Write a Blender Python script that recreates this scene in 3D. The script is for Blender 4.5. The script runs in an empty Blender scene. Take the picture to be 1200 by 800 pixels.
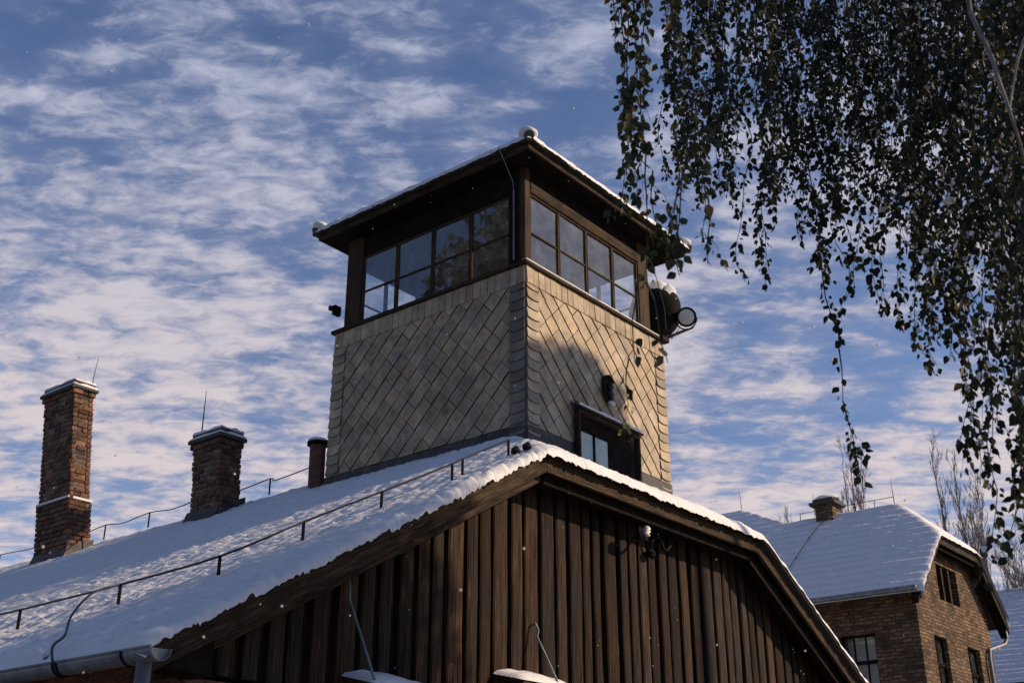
import bpy, math, random
import numpy as np
from mathutils import Vector, Matrix, noise as mn
R = math.radians
rnd = random.Random(7)
sc = bpy.context.scene
col = sc.collection

# ------------------------------------------------------------------ camera
CAM = Vector((0, 0, 1.65))
FPX = 1369.0                                   # focal length in pixels of a 1200 px wide picture
PITCH, HEAD = math.atan2(601, FPX), R(51)
fwd = Vector((math.sin(HEAD), math.cos(HEAD), 0))
RT = Vector((fwd.y, -fwd.x, 0))
FW = fwd * math.cos(PITCH) + Vector((0, 0, math.sin(PITCH)))
UP = -fwd * math.sin(PITCH) + Vector((0, 0, math.cos(PITCH)))
cd = bpy.data.cameras.new('camera'); cam = bpy.data.objects.new('camera', cd); col.objects.link(cam)
cd.sensor_width = 36; cd.lens = 36 * FPX / 1200; cd.clip_start = .1; cd.clip_end = 3000
cd.dof.use_dof = True; cd.dof.focus_distance = 17; cd.dof.aperture_fstop = 5.6
m = Matrix((RT, UP, -FW)).transposed().to_4x4(); m.translation = CAM
cam.matrix_world = m
sc.camera = cam
def at(px, py, hd):
    """point at horizontal distance hd from the camera in the direction of photo pixel px, py"""
    d = FW * FPX + RT * (px - 600) + UP * (400 - py)
    return CAM + d * (hd / math.hypot(d.x, d.y))

# ------------------------------------------------------------------ light
SUN = Vector((.72, -1, .66)).normalized()
ELEV = math.asin(SUN.z)
sl = bpy.data.lights.new('sun', 'SUN'); sl.energy = 5.0; sl.angle = R(.55); sl.color = (1, .755, .50)
so = bpy.data.objects.new('sun', sl); col.objects.link(so)
so.rotation_euler = SUN.to_track_quat('Z', 'Y').to_euler(); so.location = (60, -60, 60)

W = bpy.data.worlds.new('World'); sc.world = W; W.use_nodes = True
nt = W.node_tree; N = nt.nodes; L = nt.links
bg = N['Background']; bg.inputs['Strength'].default_value = .088
sky = N.new('ShaderNodeTexSky'); sky.sky_type = 'NISHITA'; sky.sun_disc = False
sky.sun_elevation = ELEV; sky.sun_rotation = math.atan2(SUN.x, SUN.y)
sky.air_density = 1.0; sky.dust_density = .25; sky.ozone_density = 2.5
def wn(t, **k):
    n = N.new(t)
    for a, b in k.items(): setattr(n, a, b)
    return n
def wmath(op, a, b=None, c=None):
    n = wn('ShaderNodeMath', operation=op)
    for i, v in enumerate((a, b, c)):
        if v is None: continue
        if isinstance(v, (int, float)): n.inputs[i].default_value = v
        else: L.new(v, n.inputs[i])
    return n.outputs[0]
tc = wn('ShaderNodeTexCoord'); sx = wn('ShaderNodeSeparateXYZ'); L.new(tc.outputs['Generated'], sx.inputs[0])
def wdot(v):
    n = wn('ShaderNodeVectorMath', operation='DOT_PRODUCT'); L.new(tc.outputs['Generated'], n.inputs[0]); n.inputs[1].default_value = v
    return n.outputs['Value']
zz = wmath('ADD', wmath('MAXIMUM', sx.outputs[2], 0.0), .14)
pa = wmath('DIVIDE', wdot(tuple(RT)), zz); pb = wmath('DIVIDE', wdot(tuple(fwd)), zz)      # cloud deck across / along
cx = wn('ShaderNodeCombineXYZ'); L.new(pa, cx.inputs[0]); L.new(pb, cx.inputs[1])
def cloud(scale, loc, sc_, detail, rough, dist):
    mp = wn('ShaderNodeMapping'); mp.inputs['Location'].default_value = loc; mp.inputs['Scale'].default_value = sc_
    L.new(cx.outputs[0], mp.inputs[0])
    n = wn('ShaderNodeTexNoise'); n.inputs['Scale'].default_value = scale; n.inputs['Detail'].default_value = detail
    n.inputs['Roughness'].default_value = rough; n.inputs['Distortion'].default_value = dist
    L.new(mp.outputs[0], n.inputs['Vector']); return n.outputs['Fac']
def ramp(v, a, b):
    n = wn('ShaderNodeMapRange'); n.interpolation_type = 'SMOOTHSTEP'
    n.inputs['From Min'].default_value = a; n.inputs['From Max'].default_value = b
    L.new(v, n.inputs['Value']); return n.outputs[0]
big = cloud(1.9, (3.4, 1.2, 0), (.8, .9, 1), 2, .5, .1)
mid = cloud(10.0, (7.3, 2.2, 0), (.74, 1.12, 1), 6, .55, .3)
fine = cloud(27, (1.3, 5.2, 0), (.72, 1.2, 1), 7, .62, .45)
lowr = ramp(sx.outputs[2], .70, .20)
base = wmath('ADD', wmath('MULTIPLY', big, .40), wmath('ADD', wmath('MULTIPLY', lowr, .055), .085))
dveil = wmath('ADD', wmath('ADD', base, wmath('MULTIPLY', mid, .55)), wmath('MULTIPLY', fine, .12))
dpuff = wmath('ADD', wmath('ADD', base, wmath('MULTIPLY', mid, .52)), wmath('MULTIPLY', fine, .42))
front = ramp(wdot(tuple(fwd)), -.02, .42)                     # the cloud field stands over the front half of the sky
veil = wmath('MULTIPLY', wmath('MULTIPLY', ramp(dveil, .50, .78), .66), front)
puff = wmath('MULTIPLY', wmath('MULTIPLY', ramp(dpuff, .715, .93), .88), front)
lowwarm = ramp(sx.outputs[2], .64, .22)
def mixc(f, a, b):
    n = wn('ShaderNodeMix', data_type='RGBA')
    if isinstance(f, (int, float)): n.inputs[0].default_value = f
    else: L.new(f, n.inputs[0])
    for i, v in ((6, a), (7, b)):
        if isinstance(v, tuple): n.inputs[i].default_value = v
        else: L.new(v, n.inputs[i])
    return n.outputs[2]
cveil = mixc(lowwarm, (2.3, 2.75, 4.3, 1), (4.5, 4.3, 5.2, 1))    # thin lavender veil
cpuff = mixc(lowwarm, (4.8, 5.0, 6.3, 1), (7.3, 6.3, 6.2, 1))      # lit puffs, creamier low down
tint = wn('ShaderNodeMix', data_type='RGBA', blend_type='MULTIPLY'); tint.inputs[0].default_value = 1
L.new(sky.outputs[0], tint.inputs[6]); tint.inputs[7].default_value = (.99, .97, 1.12, 1)
L.new(mixc(puff, mixc(veil, tint.outputs[2], cveil), cpuff), bg.inputs['Color'])

sc.view_settings.view_transform = 'Standard'; sc.view_settings.look = 'None'
sc.view_settings.gamma = 1; sc.view_settings.use_curve_mapping = False
sc.view_settings.exposure = 0.25
sc.render.engine = 'CYCLES'
sc.cycles.max_bounces = 8; sc.cycles.transparent_max_bounces = 24
sc.cycles.sample_clamp_indirect = 6

# ------------------------------------------------------------------ materials
def mat(name, base, rough=.8, var=(.6, 1.3), nscale=4, stretch=(1, 1, 1), bump=.3, bscale=None, bdist=.02, tintattr=False,
        second=None, sscale=2, samt=.5, spec=.3, metallic=0, detail=6, rot=0, fleck=None):
    M = bpy.data.materials.new(name); M.use_nodes = True
    t = M.node_tree; n = t.nodes; l = t.links; b = n['Principled BSDF']
    b.inputs['Roughness'].default_value = rough; b.inputs['Specular IOR Level'].default_value = spec
    b.inputs['Metallic'].default_value = metallic
    tc = n.new('ShaderNodeTexCoord'); mp = n.new('ShaderNodeMapping'); mp.inputs['Scale'].default_value = stretch
    vr = n.new('ShaderNodeVectorRotate'); vr.rotation_type = 'Y_AXIS'; vr.inputs['Angle'].default_value = rot
    l.new(tc.outputs['Object'], vr.inputs['Vector']); l.new(vr.outputs[0], mp.inputs[0])
    no = n.new('ShaderNodeTexNoise'); no.inputs['Scale'].default_value = nscale; no.inputs['Detail'].default_value = detail
    no.inputs['Roughness'].default_value = .62
    l.new(mp.outputs[0], no.inputs['Vector'])
    mr = n.new('ShaderNodeMapRange'); mr.inputs['From Min'].default_value = .3; mr.inputs['From Max'].default_value = .7
    mr.inputs['To Min'].default_value = var[0]; mr.inputs['To Max'].default_value = var[1]
    l.new(no.outputs['Fac'], mr.inputs['Value'])
    c = None
    rgb = n.new('ShaderNodeRGB'); rgb.outputs[0].default_value = (*base, 1); c = rgb.outputs[0]
    if second:
        n2 = n.new('ShaderNodeTexNoise'); n2.inputs['Scale'].default_value = sscale; n2.inputs['Detail'].default_value = 5
        l.new(tc.outputs['Object'], n2.inputs['Vector'])
        r2 = n.new('ShaderNodeMapRange'); r2.inputs['From Min'].default_value = .45; r2.inputs['From Max'].default_value = .68
        r2.inputs['To Max'].default_value = samt
        l.new(n2.outputs['Fac'], r2.inputs['Value'])
        mx = n.new('ShaderNodeMix'); mx.data_type = 'RGBA'; l.new(r2.outputs[0], mx.inputs[0]); l.new(c, mx.inputs[6])
        mx.inputs[7].default_value = (*second, 1); c = mx.outputs[2]
    vm = n.new('ShaderNodeVectorMath'); vm.operation = 'SCALE'; l.new(c, vm.inputs[0]); l.new(mr.outputs[0], vm.inputs['Scale'])
    c = vm.outputs[0]
    if fleck:                                    # worn pale flecks along the grain
        m3 = n.new('ShaderNodeMapping'); m3.inputs['Scale'].default_value = tuple(q * 1.7 if q > 1 else q * 3.5 for q in stretch); l.new(vr.outputs[0], m3.inputs[0])
        n4 = n.new('ShaderNodeTexNoise'); n4.inputs['Scale'].default_value = nscale * .8; n4.inputs['Detail'].default_value = 3; l.new(m3.outputs[0], n4.inputs['Vector'])
        r4 = n.new('ShaderNodeMapRange'); r4.inputs['From Min'].default_value = .63; r4.inputs['From Max'].default_value = .72; r4.inputs['To Max'].default_value = .55
        l.new(n4.outputs['Fac'], r4.inputs['Value'])
        m4 = n.new('ShaderNodeMix'); m4.data_type = 'RGBA'; l.new(r4.outputs[0], m4.inputs[0]); l.new(c, m4.inputs[6]); m4.inputs[7].default_value = (*fleck, 1); c = m4.outputs[2]
    if tintattr:
        at_ = n.new('ShaderNodeAttribute'); at_.attribute_name = 'tint'
        v2 = n.new('ShaderNodeVectorMath'); v2.operation = 'MULTIPLY'; l.new(c, v2.inputs[0]); l.new(at_.outputs['Color'], v2.inputs[1]); c = v2.outputs[0]
    l.new(c, b.inputs['Base Color'])
    if bump:
        bn = n.new('ShaderNodeBump'); bn.inputs['Strength'].default_value = bump; bn.inputs['Distance'].default_value = bdist
        src = no
        if bscale:
            src = n.new('ShaderNodeTexNoise'); src.inputs['Scale'].default_value = bscale; src.inputs['Detail'].default_value = 5
            l.new(mp.outputs[0], src.inputs['Vector'])
        l.new(src.outputs['Fac'], bn.inputs['Height']); l.new(bn.outputs[0], b.inputs['Normal'])
    return M
M = {}
M['snow'] = mat('snow', (.60, .61, .645), .75, (.93, 1.04), 3, bump=.45, bscale=26, bdist=.02, spec=.2)
M['snowfar'] = mat('snow_on_far_roof', (.59, .60, .64), .75, (.93, 1.04), 3, bump=.5, bscale=7, bdist=.06, spec=.2)
M['wood_v'] = mat('weathered_boards', (.022, .0145, .0102), .85, (.06, 2.7), 12, (4.2, 4.2, .13), bump=.7, bdist=.012, tintattr=True, second=(.016, .013, .012), sscale=1.7, samt=.85, spec=.1, fleck=(.115, .08, .057))
WB_ = dict(rough=.85, var=(.08, 2.4), nscale=13, bump=.8, bdist=.02, second=(.013, .011, .010), sscale=2.6, samt=.9, spec=.1, fleck=(.15, .115, .085))
M['wood_x'] = mat('weathered_beam', (.036, .0245, .017), stretch=(.16, 4, 4), **WB_)
M['wood_up'] = mat('weathered_rising_beam', (.036, .0245, .017), stretch=(.16, 4, 4), rot=R(29.2), **WB_)
M['wood_down'] = mat('weathered_falling_beam', (.036, .0245, .017), stretch=(.16, 4, 4), rot=R(-29.2), **WB_)
M['wood_y'] = mat('weathered_beam_deep', (.036, .0245, .017), stretch=(4, .16, 4), **WB_)
M['wood_dark'] = mat('dark_shaded_wood', (.011, .009, .008), .9, (.5, 1.5), 7, (1, 1, 1), bump=.4, bdist=.01, spec=.04)  # near-black tone also paints in the shade under eaves and in recesses
M['post'] = mat('post_wood', (.045, .029, .019), .8, (.25, 1.8), 11, (4, 4, .2), bump=.5, bdist=.01, second=(.018, .015, .013), sscale=2, samt=.6, spec=.12)
M['slate'] = mat('pale_slate', (.355, .288, .208), .72, (.72, 1.2), 5, bump=.35, bscale=30, bdist=.006, tintattr=True, second=(.20, .17, .135), sscale=2.2, samt=.75, spec=.3)
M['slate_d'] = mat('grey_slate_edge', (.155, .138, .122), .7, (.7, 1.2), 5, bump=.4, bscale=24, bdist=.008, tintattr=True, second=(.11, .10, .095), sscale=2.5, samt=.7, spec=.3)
M['flash'] = mat('dark_flashing', (.032, .032, .035), .6, (.4, 1.7), 5, bump=.3, bdist=.01, spec=.25, second=(.075, .072, .072), sscale=6, samt=.5)
M['tile'] = mat('dark_roof_tile', (.05, .045, .042), .8, (.7, 1.3), 5, bump=.3)
M['brickgeo'] = mat('old_red_brick', (.115, .062, .043), .85, (.6, 1.3), 14, bump=.6, bscale=30, bdist=.012, tintattr=True, second=(.10, .075, .06), sscale=5, samt=.7, spec=.15)
M['mortar'] = mat('mortar', (.17, .15, .13), .9, (.6, 1.3), 14, bump=.5, spec=.1)
M['zinc'] = mat('zinc_sheet', (.17, .19, .22), .6, (.65, 1.3), 6, bump=.1, spec=.4, metallic=.55)
M['iron'] = mat('black_iron', (.007, .007, .009), .8, (.5, 1.6), 10, bump=.15, spec=.08, second=(.018, .013, .011), sscale=8, samt=.6)
M['wire'] = mat('wire_metal', (.035, .035, .038), .5, (.8, 1.2), 10, bump=0, spec=.4, metallic=.4)
M['rust'] = mat('rusty_flue', (.085, .034, .027), .7, (.5, 1.5), 9, bump=.3, spec=.3, second=(.10, .05, .04), sscale=7, samt=.6)
M['porcelain'] = mat('porcelain', (.72, .72, .70), .25, (.9, 1.05), 6, bump=0, spec=.6)
M['lens'] = mat('lamp_lens', (.5, .54, .54), .22, (.75, 1.2), 18, bump=.1, spec=.6)
M['interior'] = mat('inside_boards', (.085, .072, .06), .8, (.6, 1.3), 6, (1, 1, 1), bump=.2)
M['sheet'] = mat('pale_blue_sheet', (.36, .45, .47), .6, (.8, 1.1), 3, bump=.1)
M['bark'] = mat('birch_bark', (.17, .165, .17), .85, (.3, 1.4), 7, (1, 1, .5), bump=.5, spec=.15)
M['twig'] = mat('dark_twig', (.035, .028, .024), .8, (.7, 1.3), 10, bump=0, spec=.15)
M['frost'] = mat('frosted_branch', (.20, .18, .175), .9, (.6, 1.3), 2, bump=0, spec=.1)
M['ground'] = mat('trodden_slush', (.20, .195, .19), .85, (.6, 1.3), .7, bump=.5, bdist=.1, second=(.10, .09, .08), sscale=.25, samt=.7)
M['needle'] = mat('evergreen_leaf', (.04, .055, .03), .8, (.6, 1.4), 3, bump=0, spec=.2)

def leafmat():
    Mx = bpy.data.materials.new('birch_leaf'); Mx.use_nodes = True; t = Mx.node_tree; n = t.nodes; l = t.links
    b = n['Principled BSDF']; b.inputs['Roughness'].default_value = .55; b.inputs['Specular IOR Level'].default_value = .25
    a = n.new('ShaderNodeAttribute'); a.attribute_name = 'tint'
    l.new(a.outputs['Color'], b.inputs['Base Color'])
    tr = n.new('ShaderNodeBsdfTranslucent'); l.new(a.outputs['Color'], tr.inputs[0])
    mx = n.new('ShaderNodeMixShader'); mx.inputs[0].default_value = .3
    l.new(b.outputs[0], mx.inputs[1]); l.new(tr.outputs[0], mx.inputs[2])
    l.new(mx.outputs[0], n['Material Output'].inputs[0]); return Mx
M['leaf'] = leafmat()

def glassmat(name, dirt, ior, tintc=(.93, .97, .98)):
    Mx = bpy.data.materials.new(name); Mx.use_nodes = True; t = Mx.node_tree; n = t.nodes; l = t.links
    n.remove(n['Principled BSDF'])
    tr = n.new('ShaderNodeBsdfTransparent'); tr.inputs[0].default_value = (*tintc, 1)
    gl = n.new('ShaderNodeBsdfGlossy'); gl.inputs['Roughness'].default_value = .02
    tcn = n.new('ShaderNodeTexCoord'); wob = n.new('ShaderNodeTexNoise'); wob.inputs['Scale'].default_value = 2.2
    l.new(tcn.outputs['Object'], wob.inputs['Vector'])
    bn = n.new('ShaderNodeBump'); bn.inputs['Strength'].default_value = .12; bn.inputs['Distance'].default_value = .02
    l.new(wob.outputs['Fac'], bn.inputs['Height']); l.new(bn.outputs[0], gl.inputs['Normal'])
    ge = n.new('ShaderNodeNewGeometry'); dt = n.new('ShaderNodeVectorMath'); dt.operation = 'DOT_PRODUCT'
    l.new(ge.outputs['Incoming'], dt.inputs[0]); l.new(ge.outputs['True Normal'], dt.inputs[1])
    def mm(op, *a):
        q = n.new('ShaderNodeMath'); q.operation = op
        for i, v in enumerate(a):
            if isinstance(v, (int, float)): q.inputs[i].default_value = v
            else: l.new(v, q.inputs[i])
        return q.outputs[0]
    c5 = mm('POWER', mm('SUBTRACT', 1.0, mm('ABSOLUTE', dt.outputs['Value'])), 2.6)
    fr = mm('ADD', mm('MULTIPLY', c5, 1 - ior), ior)      # two-sided pane reflectance
    di = n.new('ShaderNodeBsdfDiffuse'); di.inputs[0].default_value = (.45, .48, .5, 1)
    no = n.new('ShaderNodeTexNoise'); no.inputs['Scale'].default_value = 5; no.inputs['Detail'].default_value = 6
    l.new(tcn.outputs['Object'], no.inputs['Vector'])
    mr = n.new('ShaderNodeMapRange'); mr.inputs['From Min'].default_value = .4; mr.inputs['From Max'].default_value = .75
    mr.inputs['To Min'].default_value = dirt * .5; mr.inputs['To Max'].default_value = dirt * 2
    l.new(no.outputs['Fac'], mr.inputs['Value'])
    m1 = n.new('ShaderNodeMixShader'); l.new(mr.outputs[0], m1.inputs[0]); l.new(tr.outputs[0], m1.inputs[1]); l.new(di.outputs[0], m1.inputs[2])
    m2 = n.new('ShaderNodeMixShader'); l.new(fr, m2.inputs[0]); l.new(m1.outputs[0], m2.inputs[1]); l.new(gl.outputs[0], m2.inputs[2])
    l.new(m2.outputs[0], n['Material Output'].inputs[0]); return Mx
M['glass'] = glassmat('old_window_glass', .085, .10)

def brickmat(name, c1, c2, mortar, bw=.25, bh=.075, msize=.012):
    Mx = bpy.data.materials.new(name); Mx.use_nodes = True; t = Mx.node_tree; n = t.nodes; l = t.links; b = n['Principled BSDF']
    b.inputs['Roughness'].default_value = .9; b.inputs['Specular IOR Level'].default_value = .12
    tcn = n.new('ShaderNodeTexCoord'); s = n.new('ShaderNodeSeparateXYZ'); l.new(tcn.outputs['Object'], s.inputs[0])
    ad = n.new('ShaderNodeMath'); l.new(s.outputs[0], ad.inputs[0]); l.new(s.outputs[1], ad.inputs[1])
    wob = n.new('ShaderNodeTexNoise'); wob.inputs['Scale'].default_value = 3; wob.inputs['Detail'].default_value = 3; l.new(tcn.outputs['Object'], wob.inputs['Vector'])
    cb = n.new('ShaderNodeCombineXYZ'); l.new(ad.outputs[0], cb.inputs[0]); l.new(s.outputs[2], cb.inputs[1])
    sc1 = n.new('ShaderNodeVectorMath'); sc1.operation = 'SCALE'; sc1.inputs['Scale'].default_value = .13; l.new(wob.outputs['Color'], sc1.inputs[0])
    av = n.new('ShaderNodeVectorMath'); l.new(cb.outputs[0], av.inputs[0]); l.new(sc1.outputs[0], av.inputs[1])
    br = n.new('ShaderNodeTexBrick'); br.inputs['Scale'].default_value = 1; br.inputs['Brick Width'].default_value = bw; br.inputs['Row Height'].default_value = bh
    br.inputs['Mortar Size'].default_value = msize; br.inputs['Mortar Smooth'].default_value = .25; br.inputs['Bias'].default_value = -.1
    br.inputs['Color1'].default_value = (*c1, 1); br.inputs['Color2'].default_value = (*c2, 1); br.inputs['Mortar'].default_value = (*mortar, 1)
    l.new(av.outputs[0], br.inputs['Vector'])
    no = n.new('ShaderNodeTexNoise'); no.inputs['Scale'].default_value = 1.4; no.inputs['Detail'].default_value = 8; no.inputs['Roughness'].default_value = .7
    l.new(tcn.outputs['Object'], no.inputs['Vector'])
    mr = n.new('ShaderNodeMapRange'); mr.inputs['From Min'].default_value = .3; mr.inputs['From Max'].default_value = .7; mr.inputs['To Min'].default_value = .45; mr.inputs['To Max'].default_value = 1.5
    l.new(no.outputs['Fac'], mr.inputs['Value'])
    vm = n.new('ShaderNodeVectorMath'); vm.operation = 'SCALE'; l.new(br.outputs['Color'], vm.inputs[0]); l.new(mr.outputs[0], vm.inputs['Scale'])
    l.new(vm.outputs[0], b.inputs['Base Color'])
    n3 = n.new('ShaderNodeTexNoise'); n3.inputs['Scale'].default_value = 16; n3.inputs['Detail'].default_value = 5; l.new(tcn.outputs['Object'], n3.inputs['Vector'])
    sb = n.new('ShaderNodeMath'); sb.operation = 'SUBTRACT'; l.new(n3.outputs['Fac'], sb.inputs[0]); l.new(br.outputs['Fac'], sb.inputs[1])
    bn = n.new('ShaderNodeBump'); bn.inputs['Strength'].default_value = 1.0; bn.inputs['Distance'].default_value = .06
    l.new(sb.outputs[0], bn.inputs['Height']); l.new(bn.outputs[0], b.inputs['Normal'])
    return Mx
M['brick'] = brickmat('brown_brickwork', (.22, .135, .08), (.055, .038, .029), (.07, .058, .046), .27, .105, .022)
M['brickred'] = brickmat('red_brickwork', (.27, .13, .08), (.15, .08, .055), (.17, .14, .11), .27, .09, .014)

# ------------------------------------------------------------------ mesh helpers
class MB:
    def __init__(s): s.v = []; s.f = []; s.mi = []; s.c = []
    def poly(s, pts, mi=0, c=(1, 1, 1)):
        b = len(s.v); s.v += [tuple(p) for p in pts]; s.f.append(tuple(range(b, b + len(pts)))); s.mi.append(mi); s.c.append(c)
    def face(s, idx, mi=0, c=(1, 1, 1)): s.f.append(tuple(idx)); s.mi.append(mi); s.c.append(c)
    def add(s, pts): b = len(s.v); s.v += [tuple(p) for p in pts]; return b
    def hexa(s, p, mi=0, c=(1, 1, 1)):
        """p: 4 bottom points then 4 top points"""
        b = s.add(p)
        for q in ((3, 2, 1, 0), (4, 5, 6, 7), (0, 1, 5, 4), (1, 2, 6, 5), (2, 3, 7, 6), (3, 0, 4, 7)): s.face([b + i for i in q], mi, c)
    def box(s, x0, x1, y0, y1, z0, z1, mi=0, c=(1, 1, 1)):
        s.hexa([(x0, y0, z0), (x1, y0, z0), (x1, y1, z0), (x0, y1, z0), (x0, y0, z1), (x1, y0, z1), (x1, y1, z1), (x0, y1, z1)], mi, c)
    def bar(s, a, b, w, h, mi=0, c=(1, 1, 1)):
        a = Vector(a); b = Vector(b); d = (b - a).normalized()
        u = d.cross(Vector((0, 0, 1)))
        if u.length < 1e-3: u = Vector((1, 0, 0))
        u.normalize(); w_ = u.cross(d)
        q = [(-1, -1), (1, -1), (1, 1), (-1, 1)]
        s.hexa([a + u * i * w / 2 + w_ * j * h / 2 for i, j in q] + [b + u * i * w / 2 + w_ * j * h / 2 for i, j in q], mi, c)
    def tube(s, pts, r, n=6, mi=0, c=(1, 1, 1), cap=True):
        pts = [Vector(p) for p in pts]; rs = r if isinstance(r, (list, tuple)) else [r] * len(pts)
        rings = []
        u = None
        for i, p in enumerate(pts):
            d = (pts[min(i + 1, len(pts) - 1)] - pts[max(i - 1, 0)])
            if d.length < 1e-9: d = Vector((0, 0, 1))
            d.normalize()
            if u is None:
                u = d.cross(Vector((0, 0, 1)) if abs(d.z) < .95 else Vector((1, 0, 0)))
            else:
                u = u - d * u.dot(d)
                if u.length < 1e-6: u = d.cross(Vector((1, 0, 0)))
            u.normalize(); w = d.cross(u)
            rings.append(s.add([p + (u * math.cos(2 * math.pi * k / n) + w * math.sin(2 * math.pi * k / n)) * rs[i] for k in range(n)]))
        for a, b in zip(rings, rings[1:]):
            for k in range(n): s.face((a + k, a + (k + 1) % n, b + (k + 1) % n, b + k), mi, c)
        if cap and n > 2:
            s.face([rings[0] + k for k in range(n)][::-1], mi, c); s.face([rings[-1] + k for k in range(n)], mi, c)
    def lathe(s, o, axis, prof, n=20, mi=0, c=(1, 1, 1)):
        """prof: (distance along axis, radius) pairs"""
        ax = Vector(axis).normalized(); o = Vector(o)
        pts = [o + ax * t for t, r in prof]
        u = ax.cross(Vector((0, 0, 1)) if abs(ax.z) < .9 else Vector((1, 0, 0))).normalized(); w = ax.cross(u)
        rings = [s.add([p + (u * math.cos(2 * math.pi * k / n) + w * math.sin(2 * math.pi * k / n)) * max(r, 1e-4) for k in range(n)]) for p, (t, r) in zip(pts, prof)]
        for a, b in zip(rings, rings[1:]):
            for k in range(n): s.face((a + k, a + (k + 1) % n, b + (k + 1) % n, b + k), mi, c)
        s.face([rings[0] + k for k in range(n)][::-1], mi, c); s.face([rings[-1] + k for k in range(n)], mi, c)
    def blob(s, o, rx, ry, rz, seed=0, amp=.15, nu=10, nv=6, mi=0, c=(1, 1, 1), flat=None):
        o = Vector(o); base = len(s.v)
        for j in range(nv + 1):
            th = math.pi * j / nv
            for i in range(nu):
                ph = 2 * math.pi * i / nu
                d = Vector((math.sin(th) * math.cos(ph), math.sin(th) * math.sin(ph), math.cos(th)))
                k = 1 + amp * mn.noise(d * 1.7 + Vector((seed, seed * 1.3, 0)))
                p = Vector((d.x * rx * k, d.y * ry * k, d.z * rz * k))
                if flat is not None and p.z < flat: p.z = flat
                s.v.append(tuple(o + p))
        for j in range(nv):
            for i in range(nu):
                a = base + j * nu + i; b_ = base + j * nu + (i + 1) % nu
                s.face((a, a + nu, b_ + nu, b_), mi, c)
    def build(s, name, mats, parent=None, smooth=False):
        me = bpy.data.meshes.new(name)
        root = parent
        while root is not None and root.parent is not None: root = root.parent
        off = np.array(root['_o']) if root is not None else np.zeros(3)
        v = np.array(s.v) - off
        me.from_pydata(v.tolist(), [], s.f)
        if not isinstance(mats, (list, tuple)): mats = [mats]
        for x in mats: me.materials.append(M[x])
        me.polygons.foreach_set('material_index', s.mi)
        if any(c != (1, 1, 1) for c in s.c if not isinstance(c[0], tuple)) or 'slate' in mats[0] or mats[0] in ('wood_v', 'brickgeo', 'leaf'):
            ca = me.color_attributes.new('tint', 'FLOAT_COLOR', 'CORNER')
            arr = []
            for f, c in zip(s.f, s.c):
                if isinstance(c[0], tuple):
                    for q in c: arr += [q[0], q[1], q[2], 1.0]
                else: arr += [c[0], c[1], c[2], 1.0] * len(f)
            ca.data.foreach_set('color', arr)
        if smooth: me.polygons.foreach_set('use_smooth', [True] * len(s.f))
        me.update()
        o = bpy.data.objects.new(name, me); col.objects.link(o)
        if parent is not None: o.parent = parent
        return o
def tag(o, label=None, cat=None, group=None, kind=None):
    if label: o['label'] = label
    if cat: o['category'] = cat
    if group: o['group'] = group
    if kind: o['kind'] = kind
    return o
def thing(name, loc, label, cat, group=None):
    o = bpy.data.objects.new(name, None); col.objects.link(o); o.location = loc; o['_o'] = list(loc); o.empty_display_size = .3
    return tag(o, label, cat, group)
def bevel(o, w=.006, seg=1):
    b = o.modifiers.new('bevel', 'BEVEL'); b.width = w; b.segments = seg; b.limit_method = 'ANGLE'; b.angle_limit = R(50); return o
def nz(x, y, z=0): return mn.noise(Vector((x, y, z)))
def jit(k=.15): return 1 + rnd.uniform(-k, k)
def gtint(lo=.7, hi=1.2, warm=.06):
    g = rnd.uniform(lo, hi); w = rnd.uniform(-warm, warm); return (g * (1 + w), g, g * (1 - w))

# ------------------------------------------------------------------ ground
g = MB(); n = 60; S = 900
g.poly([(-S, -S, 0), (S, -S, 0), (S, S, 0), (-S, S, 0)])
tag(g.build('ground', 'ground'), 'flat trodden slushy ground around the buildings', 'ground', kind='structure')

# ------------------------------------------------------------------ guardhouse
XL, XR, ZE, XM = 5.44, 20.83, 3.18, 13.135
T = .5588; TH = .532
YE = 46.0
def roofz(x, y): return min(ZE + (x - XL) * T, ZE + (XR - x) * T, 6.03 + (y - 8) * TH)
def rake(x): return min(ZE + (x - XL) * T, ZE + (XR - x) * T, 6.03)
house = thing('guardhouse', (13.1, 20, 0), 'long timber gabled guardhouse with snowy half-hipped roof carrying the watchtower', 'building')

# gable wall: board and batten, one mesh
mb = MB(); YW = 8.45
x = 6.12
WZ = 3.06
def board(x0, x1, yf, th, t, wave):
    """upright board with waney edges and a slightly cupped face"""
    ns = 14; sd = rnd.uniform(0, 99); zt0, zt1 = rake(x0) - .1, rake(x1) - .1; bz = WZ - rnd.uniform(0, .035)
    rows = []
    bow = rnd.uniform(-.008, .008)
    for i in range(ns + 1):
        f = i / ns; z0, z1 = bz + (zt0 - bz) * f, bz + (zt1 - bz) * f
        a_ = x0 + wave * nz(sd, z0 * 1.6) + wave * .5 * nz(sd, z0 * 5) + bow * math.sin(3.14 * f); c_ = x1 + wave * nz(sd + 9, z1 * 1.6) + wave * .5 * nz(sd + 9, z1 * 5) + bow * math.sin(3.14 * f)
        m_ = (a_ + c_) / 2; yb = yf + .006 * nz(sd + 4, z0 * .8)
        rows.append(mb.add([(a_, yf + th, z0), (a_, yb + .014, z0), (a_ + .016, yb + .002, z0), (m_, yb - .004, (z0 + z1) / 2), (c_ - .016, yb + .002, z1), (c_, yb + .014, z1), (c_, yf + th, z1)]))
    for p, q in zip(rows, rows[1:]):
        for j in range(6): mb.face((p + j, p + j + 1, q + j + 1, q + j), 0, t)
    mb.face([rows[0] + j for j in range(7)][::-1], 0, t)
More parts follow.
